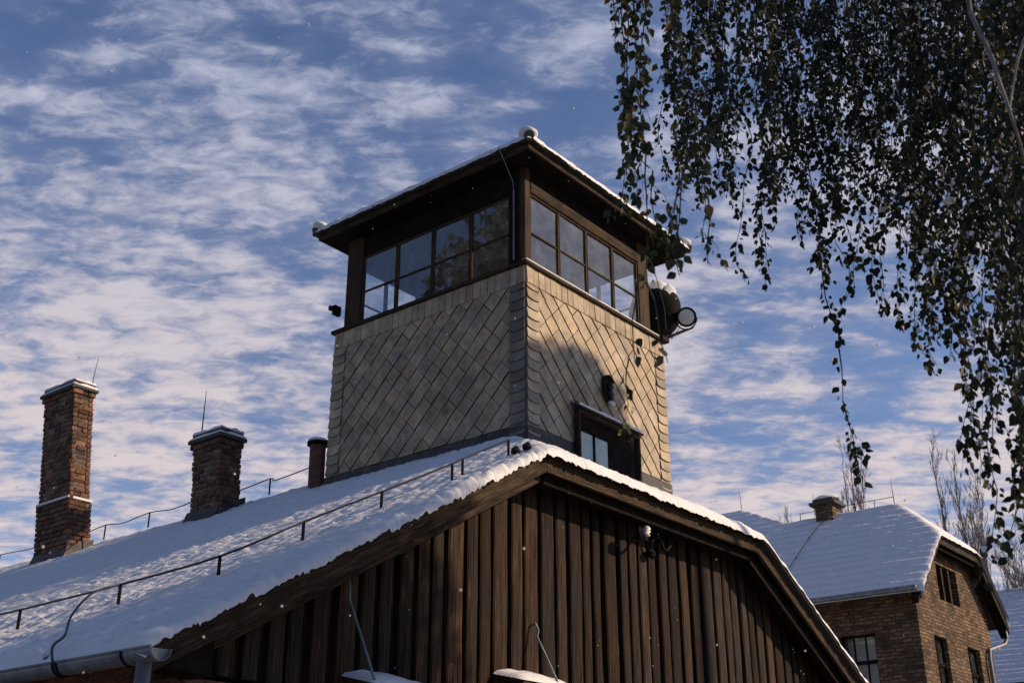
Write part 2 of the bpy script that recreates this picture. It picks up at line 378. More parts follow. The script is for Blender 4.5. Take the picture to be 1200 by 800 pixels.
while x < 20.12:
    w = rnd.choice((.155, .185, .20, .235)) * jit(.10); gap = rnd.choice((.055, .075, .095)) * jit(.2)
    board(x, x + w, YW + rnd.uniform(-.012, .010), .07, gtint(.5, 1.45, .14), .011)
    board(x + w - .03, x + w + gap + .03, YW + .062, .018, gtint(.3, .7, .1), .006)  # recessed boards tinted darker, shade of the gaps put into their colour
    x += w + gap
mb.poly([(6.1, YW + .09, WZ), (20.2, YW + .09, WZ), (20.2, YW + .09, rake(20.2) - .1), (15.73, YW + .09, 5.93), (10.54, YW + .09, 5.93), (6.1, YW + .09, rake(6.1) - .1)])
mb.build('gable_boarding', 'wood_v', house)

# brick base walls
b = MB(); b.box(6.05, 20.25, YW + .012, YW + .4, 0, WZ - .05); b.build('brick_wall', 'brickred', house)
b = MB(); b.box(6.05, 6.40, YW + .402, YE - .5, 0, 3.3); b.build('brick_wall', 'brickred', house)
b = MB(); b.box(19.9, 20.25, YW + .402, YE - .5, 0, 3.3); b.build('brick_wall', 'brickred', house)
b = MB(); b.box(6.402, 19.898, YE - .9, YE - .55, 0, 3.3); b.build('brick_wall', 'brickred', house)
# uneven top course of loose bricks under the boards
b = MB(); x = 6.06
while x < 9.5:
    w = rnd.uniform(.2, .27); h = rnd.uniform(.055, .085)
    b.box(x, x + w - .015, YW - .05 + rnd.uniform(-.02, .015), YW + .0115, WZ - .16 + rnd.uniform(-.01, .01), WZ - .16 + h + .02, 0, gtint(.7, 1.6, .1)); x += w
bevel(b.build('brick_ledge', 'brickgeo', house), .008)
# corbel block at the left corner
b = MB(); b.hexa([(5.62, 8.10, 3.02), (6.1, 8.10, 2.98), (6.1, 8.44, 2.98), (5.62, 8.44, 3.02), (5.62, 8.10, 3.13), (6.1, 8.10, 3.30), (6.1, 8.44, 3.30), (5.62, 8.44, 3.13)])
b.build('corbel', 'wood_dark', house)

# verge boards
def rakeboard(name, xa, za, xb, zb, y0, y1, h, drop, mtl, xa2=None, xb2=None):
    k = MB()
    k.hexa([(xa, y0, za - drop - h), (xb, y0, zb - drop - h), (xb, y1, zb - drop - h), (xa, y1, za - drop - h),
            (xa, y0, za - drop), (xb, y0, zb - drop), (xb, y1, zb - drop), (xa, y1, za - drop)])
    return bevel(k.build(name, mtl, house), .008)
o1 = rakeboard('bargeboard', XL, ZE, 10.538, 6.03, 8.0, 8.06, .25, 0, 'wood_up')
rakeboard('bargeboard', 10.542, 6.03, 15.73, 6.03, 8.0, 8.06, .25, 0, 'wood_x')
rakeboard('bargeboard', 15.734, 6.03, XR, ZE, 8.0, 8.06, .25, 0, 'wood_down')
rakeboard('verge_rafter', XL + .35, ZE + .35 * T, 10.6, 6.06, 8.14, 8.26, .15, .21, 'wood_up')
rakeboard('verge_rafter', 10.62, 6.03, 15.66, 6.03, 8.12, 8.26, .2, .16, 'wood_dark')
rakeboard('verge_rafter', 15.68, 6.05, XR - .35, ZE + .35 * T, 8.12, 8.26, .22, .21, 'wood_dark')
# soffit boards
k = MB()
for a, bq in (((XL, ZE), (10.54, 6.03)), ((10.54, 6.03), (15.73, 6.03)), ((15.73, 6.03), (XR, ZE))):
    k.hexa([(a[0], 8.062, a[1] - .06), (bq[0], 8.062, bq[1] - .06), (bq[0], 8.6, bq[1] - .06), (a[0], 8.6, a[1] - .06),
            (a[0], 8.062, a[1] - .03), (bq[0], 8.062, bq[1] - .03), (bq[0], 8.6, bq[1] - .03), (a[0], 8.6, a[1] - .03)])
k.build('soffit', 'wood_dark', house)

# roof slab with tile edge, then its snow
YH = 8 + (ZE + (XM - XL) * T - 6.03) / TH
ZR = ZE + (XM - XL) * T
rf = MB()
ya, e = 7.97, .02
def rp(x, y): return (x, y, roofz(x, y) + e)
TL, TR = (10.54, ya, 6.03 + e), (15.73, ya, 6.03 + e)
A, Bq = (XL - .08, ya, ZE - .08 * T + e), (XR + .08, ya, ZE - .08 * T + e)
H = (XM, YH, ZR + e); RB = (XM, YE, ZR + e); AB = (A[0], YE, A[2]); BB = (Bq[0], YE, Bq[2])
def slab(pts, th=.05):
    lo = [(p[0], p[1], p[2] - th) for p in pts]
    rf.poly(pts)
    rf.poly(lo[::-1])
    for i in range(len(pts)):
        j = (i + 1) % len(pts); rf.poly([lo[i], lo[j], pts[j], pts[i]])
slab([A, TL, H, RB, AB]); slab([TL, TR, H]); slab([TR, Bq, BB, RB, H])
roof = rf.build('roof', 'tile', house)

def smin(a, b, k=.10):
    h = max(k - abs(a - b), 0) / k; return min(a, b) - h * h * k * .25
def snowgrid(xs, ys, hf, thick, xa, xb, ya_, yb_, noisef, redge=.09):
    k = MB(); nx, ny = len(xs), len(ys)
    for j, y in enumerate(ys):
        for i, x in enumerate(xs):
            k.v.append(noisef(x, y))
    for j in range(ny - 1):
        for i in range(nx - 1):
            a = j * nx + i; k.face((a, a + 1, a + nx + 1, a + nx))
    return k
xs = list(np.concatenate([5.28 + .04 * (1 - np.cos(np.linspace(0, 1.5, 6))), np.arange(5.36, 11.2, .021), np.arange(11.2, 15.9, .04), np.arange(15.9, 20.95, .10)]))
ys = list(np.concatenate([7.885 + .12 * (np.linspace(0, 1, 7) ** 1.6), np.arange(8.03, 14, .055), np.arange(14, 24.5, .13), np.arange(25, YE + .1, 1.5)]))
def hsnow(x, y):
    zl = ZE + (x - XL) * T; zr = ZE + (XR - x) * T; zh = 6.03 + (y - 8) * TH
    z = smin(smin(zl, zr), zh)
    th = .095 + .022 * nz(x * .9, y * .9, 3) + .026 * nz(x * 2.7, y * 2.7, 1)
    # courses of tiles telegraphing through, plus melt dimples
    s = x * 1.145 if x < XM else (26.3 - x) * 1.145
    on = 1 if zh > min(zl, zr) else 0
    ph = (s / .30) % 1.0
    course = .034 * (ph - .5) * on
    colp = math.sin(2 * math.pi * (y / .24 + .5 * (int(s / .30) % 2))) * .008 * on
    dim = .024 * nz(x * 6.5, y * 5, 5) + .024 * nz(x * 15, y * 11, 9) + .008 * nz(x * 31, y * 24, 4)
    pt = nz(x * 3.6, y * 2.2, 21)                # melted spots where the tiles come through
    if (11.6 < x < 13.1 and 10.2 < y < 15 and pt > .34) or (x < 5.62 and pt > .30): th -= min(.15, (pt - .30) * 1.1)
    if 12.2 < x < 13.2 and 9.9 < y < 14.8: th *= .45 + .55 * max(0, min(1, (12.9 - x) / .6))
    z2 = z + th + course * .8 + colp + dim * (.8 if y < 16 else .5)
    d = y - 7.885; xx, yy = x, y
    if d < .13:                                  # rolled, ribbed verge
        q = max(0, 1 - d / .13); rib = mn.noise(Vector((x * 9, 0, 2))) * .4 + (abs(math.sin(x * 34 + 5 * nz(x * 1.5, 1))) - .5) * (.35 + .7 * nz(x * 2.3, 6)) + mn.noise(Vector((x * 44, 3, d * 9))) * .45
        lump = nz(x * 3, 2, 8)
        z2 -= (1 - math.sqrt(max(0, 1 - q * q))) * (th + .02 + .035 * rib)
        yy -= q ** .5 * (.026 * rib + .02 * lump)
    d = x - 5.28
    if d < .14:
        q = max(0, 1 - d / .14); rib = nz(4, y * 12, 2) * .6 + nz(1, y * 4, 2)
        z2 -= (1 - math.sqrt(max(0, 1 - q * q))) * (th + .01 + .02 * rib); xx -= q ** .5 * .035 * rib
    return (xx, yy, z2)
sg = snowgrid(xs, ys, None, 0, 0, 0, 0, 0, hsnow)
sg.build('snow_cover', 'snow', roof, smooth=True)

# gutter, its snow, brackets, downpipe
gx, gz, gr = 5.33, 3.08, .095
gt = MB(); yb = 30.0; ng = 10; rr = []
for y in (7.72, 7.75, yb):
    rr.append(gt.add([(gx + gr * math.cos(math.pi + math.pi * k / ng), y, gz + gr * math.sin(math.pi + math.pi * k / ng)) for k in range(ng + 1)] +
                     [(gx + (gr - .006) * math.cos(2 * math.pi - math.pi * k / ng), y, gz + (gr - .006) * math.sin(2 * math.pi - math.pi * k / ng)) for k in range(ng + 1)]))
nn = 2 * ng + 2
for a, bq in zip(rr, rr[1:]):
    for k in range(nn): gt.face((a + k, a + (k + 1) % nn, bq + (k + 1) % nn, bq + k))
gt.face([rr[0] + k for k in range(nn)]); gt.face([rr[-1] + k for k in range(nn)][::-1])
gt.face([rr[1] + k for k in range(ng + 1)])
gt.tube([(gx - gr, 7.72, gz + .004), (gx - gr, yb, gz + .004)], .012, 6)
gt.tube([(gx - gr * 1.02, 8.03, gz), *[(gx + gr * 1.03 * math.cos(math.pi + math.pi * k / 8), 8.03, gz + gr * 1.03 * math.sin(math.pi + math.pi * k / 8)) for k in range(1, 8)], (gx + gr, 8.03, gz)], .012, 6)
gutter = gt.build('gutter', 'zinc', house, smooth=False)
for y in (8.1, 9.0, 9.05, 10.6, 12, 13.5, 15):
    br_ = MB(); br_.tube([(gx + gr * 1.06 * math.cos(math.pi + math.pi * k / 10), y, gz + gr * 1.06 * math.sin(math.pi + math.pi * k / 10)) for k in range(11)], .011, 6)
    br_.build('gutter_bracket', 'iron', gutter)
gs = MB(); ysn = np.arange(7.78, 22, .06); nxs = 7
for y in ysn:
    for i in range(nxs):
        u = i / (nxs - 1); x = gx - gr + .005 + u * (gr * 2 - .01)
        gs.v.append((x, y, gz - .01 + .065 * math.sin(math.pi * (u * .9 + .05)) * (1 + .5 * nz(1, y * 4) + .3 * nz(2, y * 13)) + (0 if y > 8.0 else -.08 * (8.0 - y) / .22)))
for j in range(len(ysn) - 1):
    for i in range(nxs - 1):
        a = j * nxs + i; gs.face((a, a + 1, a + nxs + 1, a + nxs))
gs.build('snow_in_gutter', 'snow', gutter, smooth=True)
dp = MB(); dp.tube([(gx, 7.92, gz - .08), (gx, 7.92, 0.02)], .058, 14); dp.tube([(gx, 7.92, 2.6), (gx, 7.92, 2.66)], .068, 14)
dp.build('downpipe', 'zinc', house, smooth=True)

# chimneys made of single bricks
def chimney(x0, y0, sx_, sy, zb, zt, lean, ledge=None, name='chimney'):
    """lean: x shift per metre of height"""
    core = MB(); cm = .02
    def sh(z): return (z - zb) * lean
    def ring(z0, z1, gx_, m=core, mi=0):
        m.hexa([(x0 + sh(z0) - gx_, y0 - gx_, z0), (x0 + sx_ + sh(z0) + gx_, y0 - gx_, z0), (x0 + sx_ + sh(z0) + gx_, y0 + sy + gx_, z0), (x0 + sh(z0) - gx_, y0 + sy + gx_, z0),
                (x0 + sh(z1) - gx_, y0 - gx_, z1), (x0 + sx_ + sh(z1) + gx_, y0 - gx_, z1), (x0 + sx_ + sh(z1) + gx_, y0 + sy + gx_, z1), (x0 + sh(z1) - gx_, y0 + sy + gx_, z1)], mi)
    ring(zb - .6, zt, -.022)
    ch = core.build('chimney', 'mortar', house)
    bk = MB(); z = zb - .5; row = 0
    while z < zt - .01:
        h = .098 * jit(.07)
        gr_ = .0
        if ledge and z < ledge: gr_ = .035
        if z > zt - .2: gr_ = .035
        s_ = sh(z)
        for side in range(4):
            ln = sx_ if side % 2 == 0 else sy
            u = -gr_ - (0 if row % 2 else .13); end = ln + gr_
            while u < end - .02:
                w = rnd.choice((.24, .24, .12)) * jit(.05); u0 = max(u, -gr_); u1 = min(u + w - .014, end)
                if u1 - u0 > .03:
                    o_ = gr_ + rnd.uniform(-.020, .016); dpth = .10
                    t = gtint(.45, 1.25, .18)
                    if rnd.random() < .14: t = (t[0] * 1.6, t[1] * 1.35, t[2] * 1.25)
                    if side == 0: q = (x0 + u0, x0 + u1, y0 - o_, y0 + dpth)
                    elif side == 2: q = (x0 + u0, x0 + u1, y0 + sy - dpth, y0 + sy + o_)
                    elif side == 3: q = (x0 - o_, x0 + dpth, y0 + u0, y0 + u1)
                    else: q = (x0 + sx_ - dpth, x0 + sx_ + o_, y0 + u0, y0 + u1)
                    # keep corner bricks from sharing planes
                    bk.box(q[0] + s_, q[1] + s_, q[2], q[3], z + rnd.uniform(-.004, .004), z + h - .012 + rnd.uniform(-.004, .004), 0, t)
                u += w
        z += h; row += 1
    bevel(bk.build('brick_courses', 'brickgeo', ch), .011, 2)
    cp = MB(); s_ = sh(zt)
    cp.box(x0 + s_ - .075, x0 + sx_ + s_ + .075, y0 - .075, y0 + sy + .075, zt, zt + .07)
    cp.box(x0 + s_ - .02, x0 + sx_ + s_ + .02, y0 - .02, y0 + sy + .02, zt + .07, zt + .17)
    bevel(cp.build('cap_slab', 'tile', ch), .01)
    sn = MB()
    def pillow(ax0, ax1, ay0, ay1, z0, th, sd):
        nx_, ny_ = 14, 14; b0 = len(sn.v)
        for j in range(ny_):
            for i in range(nx_):
                u, v = i / (nx_ - 1), j / (ny_ - 1)
                e_ = min(u, 1 - u, v, 1 - v) * (nx_ - 1)
                hgt = th * (0 if e_ < .5 else (.85 if e_ < 1.5 else 1)) * (1 + .8 * nz(u * 5 + sd, v * 5))
                if .5 < e_ < 1.5: u = u - .055 if u < .2 else (u + .055 if u > .8 else u); v = v - .055 if v < .2 else (v + .055 if v > .8 else v)
                sn.v.append((ax0 + u * (ax1 - ax0), ay0 + v * (ay1 - ay0), z0 + hgt))
        for j in range(ny_ - 1):
            for i in range(nx_ - 1):
                a = b0 + j * nx_ + i; sn.face((a, a + 1, a + nx_ + 1, a + nx_))
    pillow(x0 + s_ - .06, x0 + sx_ + s_ + .06, y0 - .06, y0 + sy + .06, zt + .072, .05, 3)
    sn.build('snow_rim', 'snow', ch, smooth=True); sn = MB()
    pillow(x0 + s_ - .025, x0 + sx_ + s_ + .025, y0 - .025, y0 + sy + .025, zt + .172, .06, 8)
    sn.build('snow_cap', 'snow', ch, smooth=True)
    if ledge:
        s2 = sh(ledge); sn = MB()
        q0, q1, q2, q3 = x0 + s2 - .045, x0 + sx_ + s2 + .045, y0 - .045, y0 + sy
        ol = [(q0, q3), (q0, q2), (q1, q2), (q1, y0 + .012), (x0 + s2 + .012, y0 + .012), (x0 + s2 + .012, q3)]
        lo = [(a_, b_, ledge) for a_, b_ in ol]; hi = [(a_, b_, ledge + .045) for a_, b_ in ol]
        sn.poly(hi); sn.poly(lo[::-1])
        for i in range(6): sn.poly([lo[i], lo[(i + 1) % 6], hi[(i + 1) % 6], hi[i]])
        bevel(sn.build('snow_ledge', 'snow', ch), .015)
    fl = MB(); zf = roofz(x0, y0)
    fl.hexa([(x0 - .16, y0 - .08, roofz(x0 - .16, 20)), (x0 + sx_ + .05, y0 - .08, roofz(x0 + sx_ * .7, 20)), (x0 + sx_ + .05, y0 + sy + .08, roofz(x0 + sx_ * .7, 20)), (x0 - .16, y0 + sy + .08, roofz(x0 - .16, 20)),
             (x0 - .05, y0 - .05, roofz(x0, 20) + .24), (x0 + sx_ + .05, y0 - .05, roofz(x0 + sx_, 20) + .24), (x0 + sx_ + .05, y0 + sy + .05, roofz(x0 + sx_, 20) + .24), (x0 - .05, y0 + sy + .05, roofz(x0, 20) + .24)])
    fl.build('flashing', 'flash', ch)
    return ch
chimney(12.38, 21.5, .46, 1.15, 7.0, 10.62, -.115, ledge=8.3)
chimney(12.52, 16.9, .48, .82, 7.1, 8.66, -.075)

# round flue pipe behind the tower
fp = thing('flue_pipe', (13.0, 14.78, 7.2), 'dark rusty flue pipe with round snowy lid beside the tower', 'flue')
k = MB(); k.lathe((13.0, 14.88, 7.2), (-.02, 0, 1), [(0, .14), (1.0, .14)], 18); k.build('pipe', 'rust', fp, smooth=False)
k = MB(); k.lathe((12.98, 14.88, 8.2), (0, 0, 1), [(0, .19), (.05, .19), (.09, .12)], 18); k.build('lid', 'iron', fp)
k = MB(); k.blob((12.98, 14.88, 8.27), .19, .19, .07, 3, .1, 14, 8, flat=-.01); k.build('snow_cap', 'snow', fp, smooth=True)

# ------------------------------------------------------------------ watchtower
TX0, TX1, TY0, TY1, TS, TB = 13.0, 17.03, 10.25, 14.62, 10.27, 7.42
tower = thing('watchtower', (15, 12.4, 7.3), 'square slate-clad watchtower with glazed lookout cabin and low snowy roof', 'tower')
def clip(poly, u0, u1, v0, v1):
    def cl(p, f, inter):
        o = []
        for i in range(len(p)):
            a, b = p[i], p[(i + 1) % len(p)]; fa, fb = f(a), f(b)
            if fa >= 0: o.append(a)
            if (fa >= 0) != (fb >= 0):
                t = fa / (fa - fb); o.append((a[0] + (b[0] - a[0]) * t, a[1] + (b[1] - a[1]) * t))
        return o
    for f in (lambda p: p[0] - u0, lambda p: u1 - p[0], lambda p: p[1] - v0, lambda p: v1 - p[1]):
        poly = cl(poly, f, None)
        if len(poly) < 3: return []
    return poly
def cladding(P, Wd, vb, vt, stain, mirror):
    """P(u, v, n) -> point; corner nearest the camera at u = 0"""
    k = MB(); DW, DH = .365, .365; s0, s1 = .30, Wd - .30
    nu, nv = int(Wd / DW) + 3, int((vt - vb) / DH) + 3
    for j in range(-1, nv * 2):
        for i in range(-1, nu):
            cu = i * DW + (DW / 2 if j % 2 else 0) + .12; cv = vb + j * DH / 2
            w, h = DW / 2 * .965, DH / 2 * .965
            q = clip([(cu, cv - h), (cu + w, cv), (cu, cv + h), (cu - w, cv)], s0 + .006, s1 - .006, vb + .16, vt - .30)
            if not q: continue
            ju, jv, jn = rnd.uniform(-.006, .006), rnd.uniform(-.006, .006), rnd.uniform(0, .004)
            def nrm(u, v): return .016 + jn - (v - cv) / DH * .022 - (u - cu) / DW * .008
            # corner side = smaller u sticks out more
            top = [P(u + ju, v + jv, nrm(u, v)) for u, v in q]; bot = [P(u + ju, v + jv, nrm(u, v) - .014) for u, v in q]
            if mirror: top.reverse(); bot.reverse()
            t = gtint(.84, 1.12, .05)
            if rnd.random() < .08: t = tuple(c * .82 for c in t)
            # a weather stain in the middle of each slate
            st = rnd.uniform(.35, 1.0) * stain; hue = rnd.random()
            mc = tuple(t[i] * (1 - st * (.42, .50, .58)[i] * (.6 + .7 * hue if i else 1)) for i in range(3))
            cu2, cv2 = sum(a for a, b in q) / len(q), sum(b for a, b in q) / len(q); jx, jy = rnd.uniform(-.05, .05), rnd.uniform(-.05, .05)
            inn = [(cu2 + jx + (a - cu2) * .55 * rnd.uniform(.75, 1.2), cv2 + jy + (b - cv2) * .55 * rnd.uniform(.75, 1.2)) for a, b in q]
            mid_ = [P(a + ju, b + jv, nrm(a, b)) for a, b in inn]
            if mirror: mid_.reverse()
            tm = tuple(t[i] * .6 + mc[i] * .4 for i in range(3)); nq = len(q)
            ctr = P(cu2 + jx + ju, cv2 + jy + jv, nrm(cu2 + jx, cv2 + jy)); ib = k.add(top + mid_ + [ctr])
            for a in range(nq):
                b_ = (a + 1) % nq; k.face((ib + a, ib + b_, ib + nq + b_, ib + nq + a), 0, [t, t, tm, tm]); k.face((ib + nq + a, ib + nq + b_, ib + 2 * nq), 0, [tm, tm, mc])
            for a in range(len(q)): 
                b_ = (a + 1) % len(q); k.poly([bot[a], bot[b_], top[b_], top[a]], 0, tuple(c * .55 for c in t))
    k.poly([P(0, vb, -.012), P(Wd, vb, -.012), P(Wd, vt, -.012), P(0, vt, -.012)], 0, (.12, .12, .12))
    # top band of upright slates
    u = 0.0
    while u < Wd - .02:
        w = min(.155 * jit(.06), Wd - u); t = gtint(.75, 1.15, .04); n0 = rnd.uniform(.022, .03); tl = rnd.uniform(-.004, .004)
        f = [P(u + .009, vt - .30 - rnd.uniform(0, .012), n0 + .008), P(u + w - .008, vt - .30, n0 + .008 + tl), P(u + w - .003, vt, n0 - .006 + tl), P(u + .004, vt, n0 - .006)]
        g_ = [P(u + .004, vt - .31, -.008), P(u + w - .003, vt - .30, -.008), P(u + w - .003, vt, -.008), P(u + .004, vt, -.008)]
        if mirror: k.hexa([g_[0], g_[3], g_[2], g_[1], f[0], f[3], f[2], f[1]], 0, t)
        else: k.hexa(g_ + f, 0, t)
        u += w
    wall = k.build('slate_wall', 'slate', tower)
    # edge strips of bow-ended slates
    for (ua, ub) in ((0, .30), (Wd - .30, Wd)):
        e = MB()
        v = vb + .02
        while v < vt - .30:
            h = .172 * jit(.04); t = gtint(.65, 1.25, .06); nb = .048 + rnd.uniform(-.006, .006); m_ = 6
            vv = min(v + h + .05, vt - .3)
            lo = [(ua + (ub - ua) * i / m_ + rnd.uniform(-.003, .003), v - .022 * math.sin(math.pi * i / m_)) for i in range(m_ + 1)]
            out = [P(a, b_, nb) for a, b_ in lo] + [P(ub, vv, .016), P(ua, vv, .016)]
            inn = [P(a, b_, .0) for a, b_ in lo] + [P(ub, vv, .0), P(ua, vv, .0)]
            if mirror: out.reverse(); inn.reverse()
            e.poly(out, 0, t)
            for a in range(len(out)):
                b_ = (a + 1) % len(out); e.poly([inn[a], inn[b_], out[b_], out[a]], 0, tuple(c * .5 for c in t))
            v += h
        e.build('corner_slates', 'slate' if (stain < .5 or ua > 1) else 'slate_d', wall)  # near strip on the sunny face takes the pale slate to look lit
    fl = MB()
    q = [P(-.02, vb - .5, .02), P(Wd + .02, vb - .5, .02), P(Wd + .02, vb + .15, .02), P(-.02, vb + .15, .02)]
    q2 = [P(-.02, vb - .5, .05), P(Wd + .02, vb - .5, .05), P(Wd + .02, vb + .13, .04), P(-.02, vb + .13, .04)]
    fl.hexa((q + q2) if not mirror else [q[0], q[3], q[2], q[1], q2[0], q2[3], q2[2], q2[1]])
    fl.build('base_flashing', 'flash', wall)
PL = lambda u, v, n: (TX0 - n, TY0 + u, v)
PR = lambda u, v, n: (TX0 + u, TY0 - n, v)
PB = lambda u, v, n: (TX0 + u, TY1 + n, v)
PE = lambda u, v, n: (TX1 + n, TY0 + u, v)
WX, WY = TX1 - TX0, TY1 - TY0
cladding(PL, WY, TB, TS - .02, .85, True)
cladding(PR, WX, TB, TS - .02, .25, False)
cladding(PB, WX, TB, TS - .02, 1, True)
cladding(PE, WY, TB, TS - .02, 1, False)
# sill frame with a dust of snow
k = MB()
for q in ((TX0 - .07, TX1 + .07, TY0 - .07, TY0 + .2), (TX0 - .07, TX1 + .07, TY1 - .2, TY1 + .07), (TX0 - .07, TX0 + .2, TY0 + .2, TY1 - .2), (TX1 - .2, TX1 + .07, TY0 + .2, TY1 - .2)):
    k.box(*q, TS - .015, TS + .05)
sill = bevel(k.build('sill', 'wood_x', tower), .006)
k = MB()
for i in range(60):
    x = TX0 - .05 + i * (TX1 - TX0 + .08) / 60; h = .022 * (1 + .6 * nz(x * 3, 1))
    k.box(x, x + (TX1 - TX0 + .08) / 60, TY0 - .06, TY0 + .03, TS + .05, TS + .05 + h)
k.build('snow_on_sill', 'snow', sill)

# cabin
CX0, CX1, CY0, CY1, CZ0, CZ1 = TX0 + .03, 16.72, TY0 + .03, 14.47, TS + .05, 12.12
WT = 11.68
def post(x0, x1, y0, y1, mt='post'):
    k = MB(); k.box(x0, x1, y0, y1, CZ0, CZ1); return bevel(k.build('corner_post', mt, tower), .008)
post(CX0, CX0 + .15, CY0, CY0 + .12)
post(CX1 - .33, CX1, CY0, CY0 + .12)
post(CX0, CX0 + .12, CY1 - .40, CY1)
post(CX1 - .15, CX1, CY1 - .2, CY1)
k = MB(); k.box(CX0 + .006, CX0 + .1, CY0 + .122, CY0 + .33, CZ0, CZ1); k.build('corner_panel', 'wood_dark', tower)
# head beams
k = MB(); k.box(CX0 + .152, CX1 - .332, CY0 - .01, CY0 + .12, WT + .0, WT + .2); bevel(k.build('head_beam', 'wood_x', tower), .008)
k = MB(); k.box(CX0 + .152, CX1 - .332, CY0 + .015, CY0 + .1, WT + .202, CZ1); k.build('head_panel', 'wood_dark', tower)
k = MB(); k.box(CX0 - .0, CX0 + .12, CY0 + .332, CY1 - .402, WT, WT + .16); bevel(k.build('head_beam', 'wood_dark', tower), .008)
k = MB(); k.box(CX0 + .02, CX0 + .1, CY0 + .332, CY1 - .402, WT + .162, CZ1); k.build('head_panel', 'wood_dark', tower)
k = MB(); k.box(CX0 + .122, CX1 - .152, CY1 - .12, CY1, WT, CZ1); k.build('head_beam', 'wood_dark', tower)
k = MB(); k.box(CX1 - .12, CX1, CY0 + .122, CY1 - .202, WT, CZ1); k.build('head_beam', 'wood_dark', tower)

def window(P, u0, u1, v0, v1, mtl='post', mid=.5, fw=.035, deep=.05):
    k = MB()
    def bx(a, b, c, d, n0=0., n1=deep):
        lo = [P(a, c, n0), P(b, c, n0), P(b, d, n0), P(a, d, n0)]; hi = [P(a, c, n1), P(b, c, n1), P(b, d, n1), P(a, d, n1)]
        k.hexa(lo + hi)
    bx(u0, u0 + fw, v0, v1); bx(u1 - fw, u1, v0, v1); bx(u0 + fw, u1 - fw, v0, v0 + fw); bx(u0 + fw, u1 - fw, v1 - fw, v1)
    vm = v0 + (v1 - v0) * mid; bx(u0 + fw, u1 - fw, vm - .016, vm + .016, .006, deep - .006)
    w = bevel(k.build('window', mtl, tower if P in TOWERP else None), .005)
    p = MB()
    for a, b in ((v0 + fw, vm - .016), (vm + .016, v1 - fw)):
        tl = [rnd.uniform(-.004, .004) for _ in range(3)]
        p.poly([P(u0 + fw, a, .022 + tl[0]), P(u1 - fw, a, .022 + tl[1]), P(u1 - fw, b, .022 + tl[2]), P(u0 + fw, b, .022 + tl[0] + tl[2] - tl[1])])
    p.build('panes', 'glass', w); return w
WR = lambda u, v, n: (u, CY0 + .07 - n, v)
WL = lambda u, v, n: (CX0 + .07 - n, u, v)
WB = lambda u, v, n: (u, CY1 - .07 + n, v)
WE = lambda u, v, n: (CX1 - .07 + n, u, v)
TOWERP = {WR, WL, WB, WE}
def row(P, a, b, n_=4, mt='post', mid=.47):
    st = (b - a) / n_
    for i in range(n_): window(P, a + i * st + .002, a + (i + 1) * st - .002, CZ0 + .003, WT - .003, mt, mid)
row(WR, CX0 + .152, CX1 - .332); row(WL, CY0 + .332, CY1 - .402)
row(WB, CX0 + .122, CX1 - .152); row(WE, CY0 + .122, CY1 - .202)
# floor and ceiling of the cabin
k = MB(); k.box(CX0 + .13, CX1 - .13, CY0 + .13, CY1 - .13, 10.0, 10.06); k.build('cabin_floor', 'interior', tower)
k = MB(); k.box(CX0 + .13, CX1 - .13, CY0 + .13, CY1 - .13, 11.98, 12.03); k.build('cabin_ceiling', 'interior', tower)
# roof: eave box, fascia, tiles, snow
OV = .36; EX0, EX1, EY0, EY1 = TX0 - OV, TX1 + OV + .10, TY0 - OV, TY1 + OV - .1
EZ = 12.12
k = MB(); k.box(EX0 + .05, EX1 - .05, EY0 + .05, EY1 - .05, EZ + .01, EZ + .05); k.build('eave_soffit', 'wood_dark', tower)
for y_ in (EY0, EY1 - .045):
    k = MB(); k.box(EX0, EX1, y_, y_ + .045, EZ, EZ + .11); bevel(k.build('fascia', 'wood_x', tower), .006)
for x_ in (EX0, EX1 - .045):
    k = MB(); k.box(x_, x_ + .045, EY0 + .046, EY1 - .046, EZ, EZ + .11); bevel(k.build('fascia', 'wood_y', tower), .006)
RC = ((EX0 + EX1) / 2, (EY0 + EY1) / 2, EZ + .13 + .95)
k = MB(); cn = [(EX0 - .06, EY0 - .06, EZ + .13), (EX1 + .06, EY0 - .06, EZ + .13), (EX1 + .06, EY1 + .06, EZ + .13), (EX0 - .06, EY1 + .06, EZ + .13)]
for i in range(4): k.poly([cn[i], cn[(i + 1) % 4], RC])
k.poly(cn[::-1])
def eavetiles(a, b, n_):
    a, b = Vector(a), Vector(b)
    d = (b - a) / n_; out = Vector((d.y, -d.x, 0)).normalized()
    for i in range(n_):
        p = a + d * (i + .06); q = a + d * (i + .94); z = rnd.uniform(-.008, .008)
        o_ = out * (.02 + rnd.uniform(-.012, .012))
        k.hexa([p + o_ + Vector((0, 0, -.02 + z)), q + o_ + Vector((0, 0, -.02 + z)), q - out * .2 + Vector((0, 0, .04)), p - out * .2 + Vector((0, 0, .04)),
                p + o_ + Vector((0, 0, .02 + z)), q + o_ + Vector((0, 0, .02 + z)), q - out * .2 + Vector((0, 0, .1)), p - out * .2 + Vector((0, 0, .1))])
for i in range(4): eavetiles(cn[i], cn[(i + 1) % 4], 24)
troof = k.build('roof', 'tile', tower)
k = MB(); ng_ = 90
ax = lambda i, lo, hi: lo + (hi - lo) * (.5 - .5 * math.cos(math.pi * i / ng_)) * .35 + (hi - lo) * (i / ng_) * .65
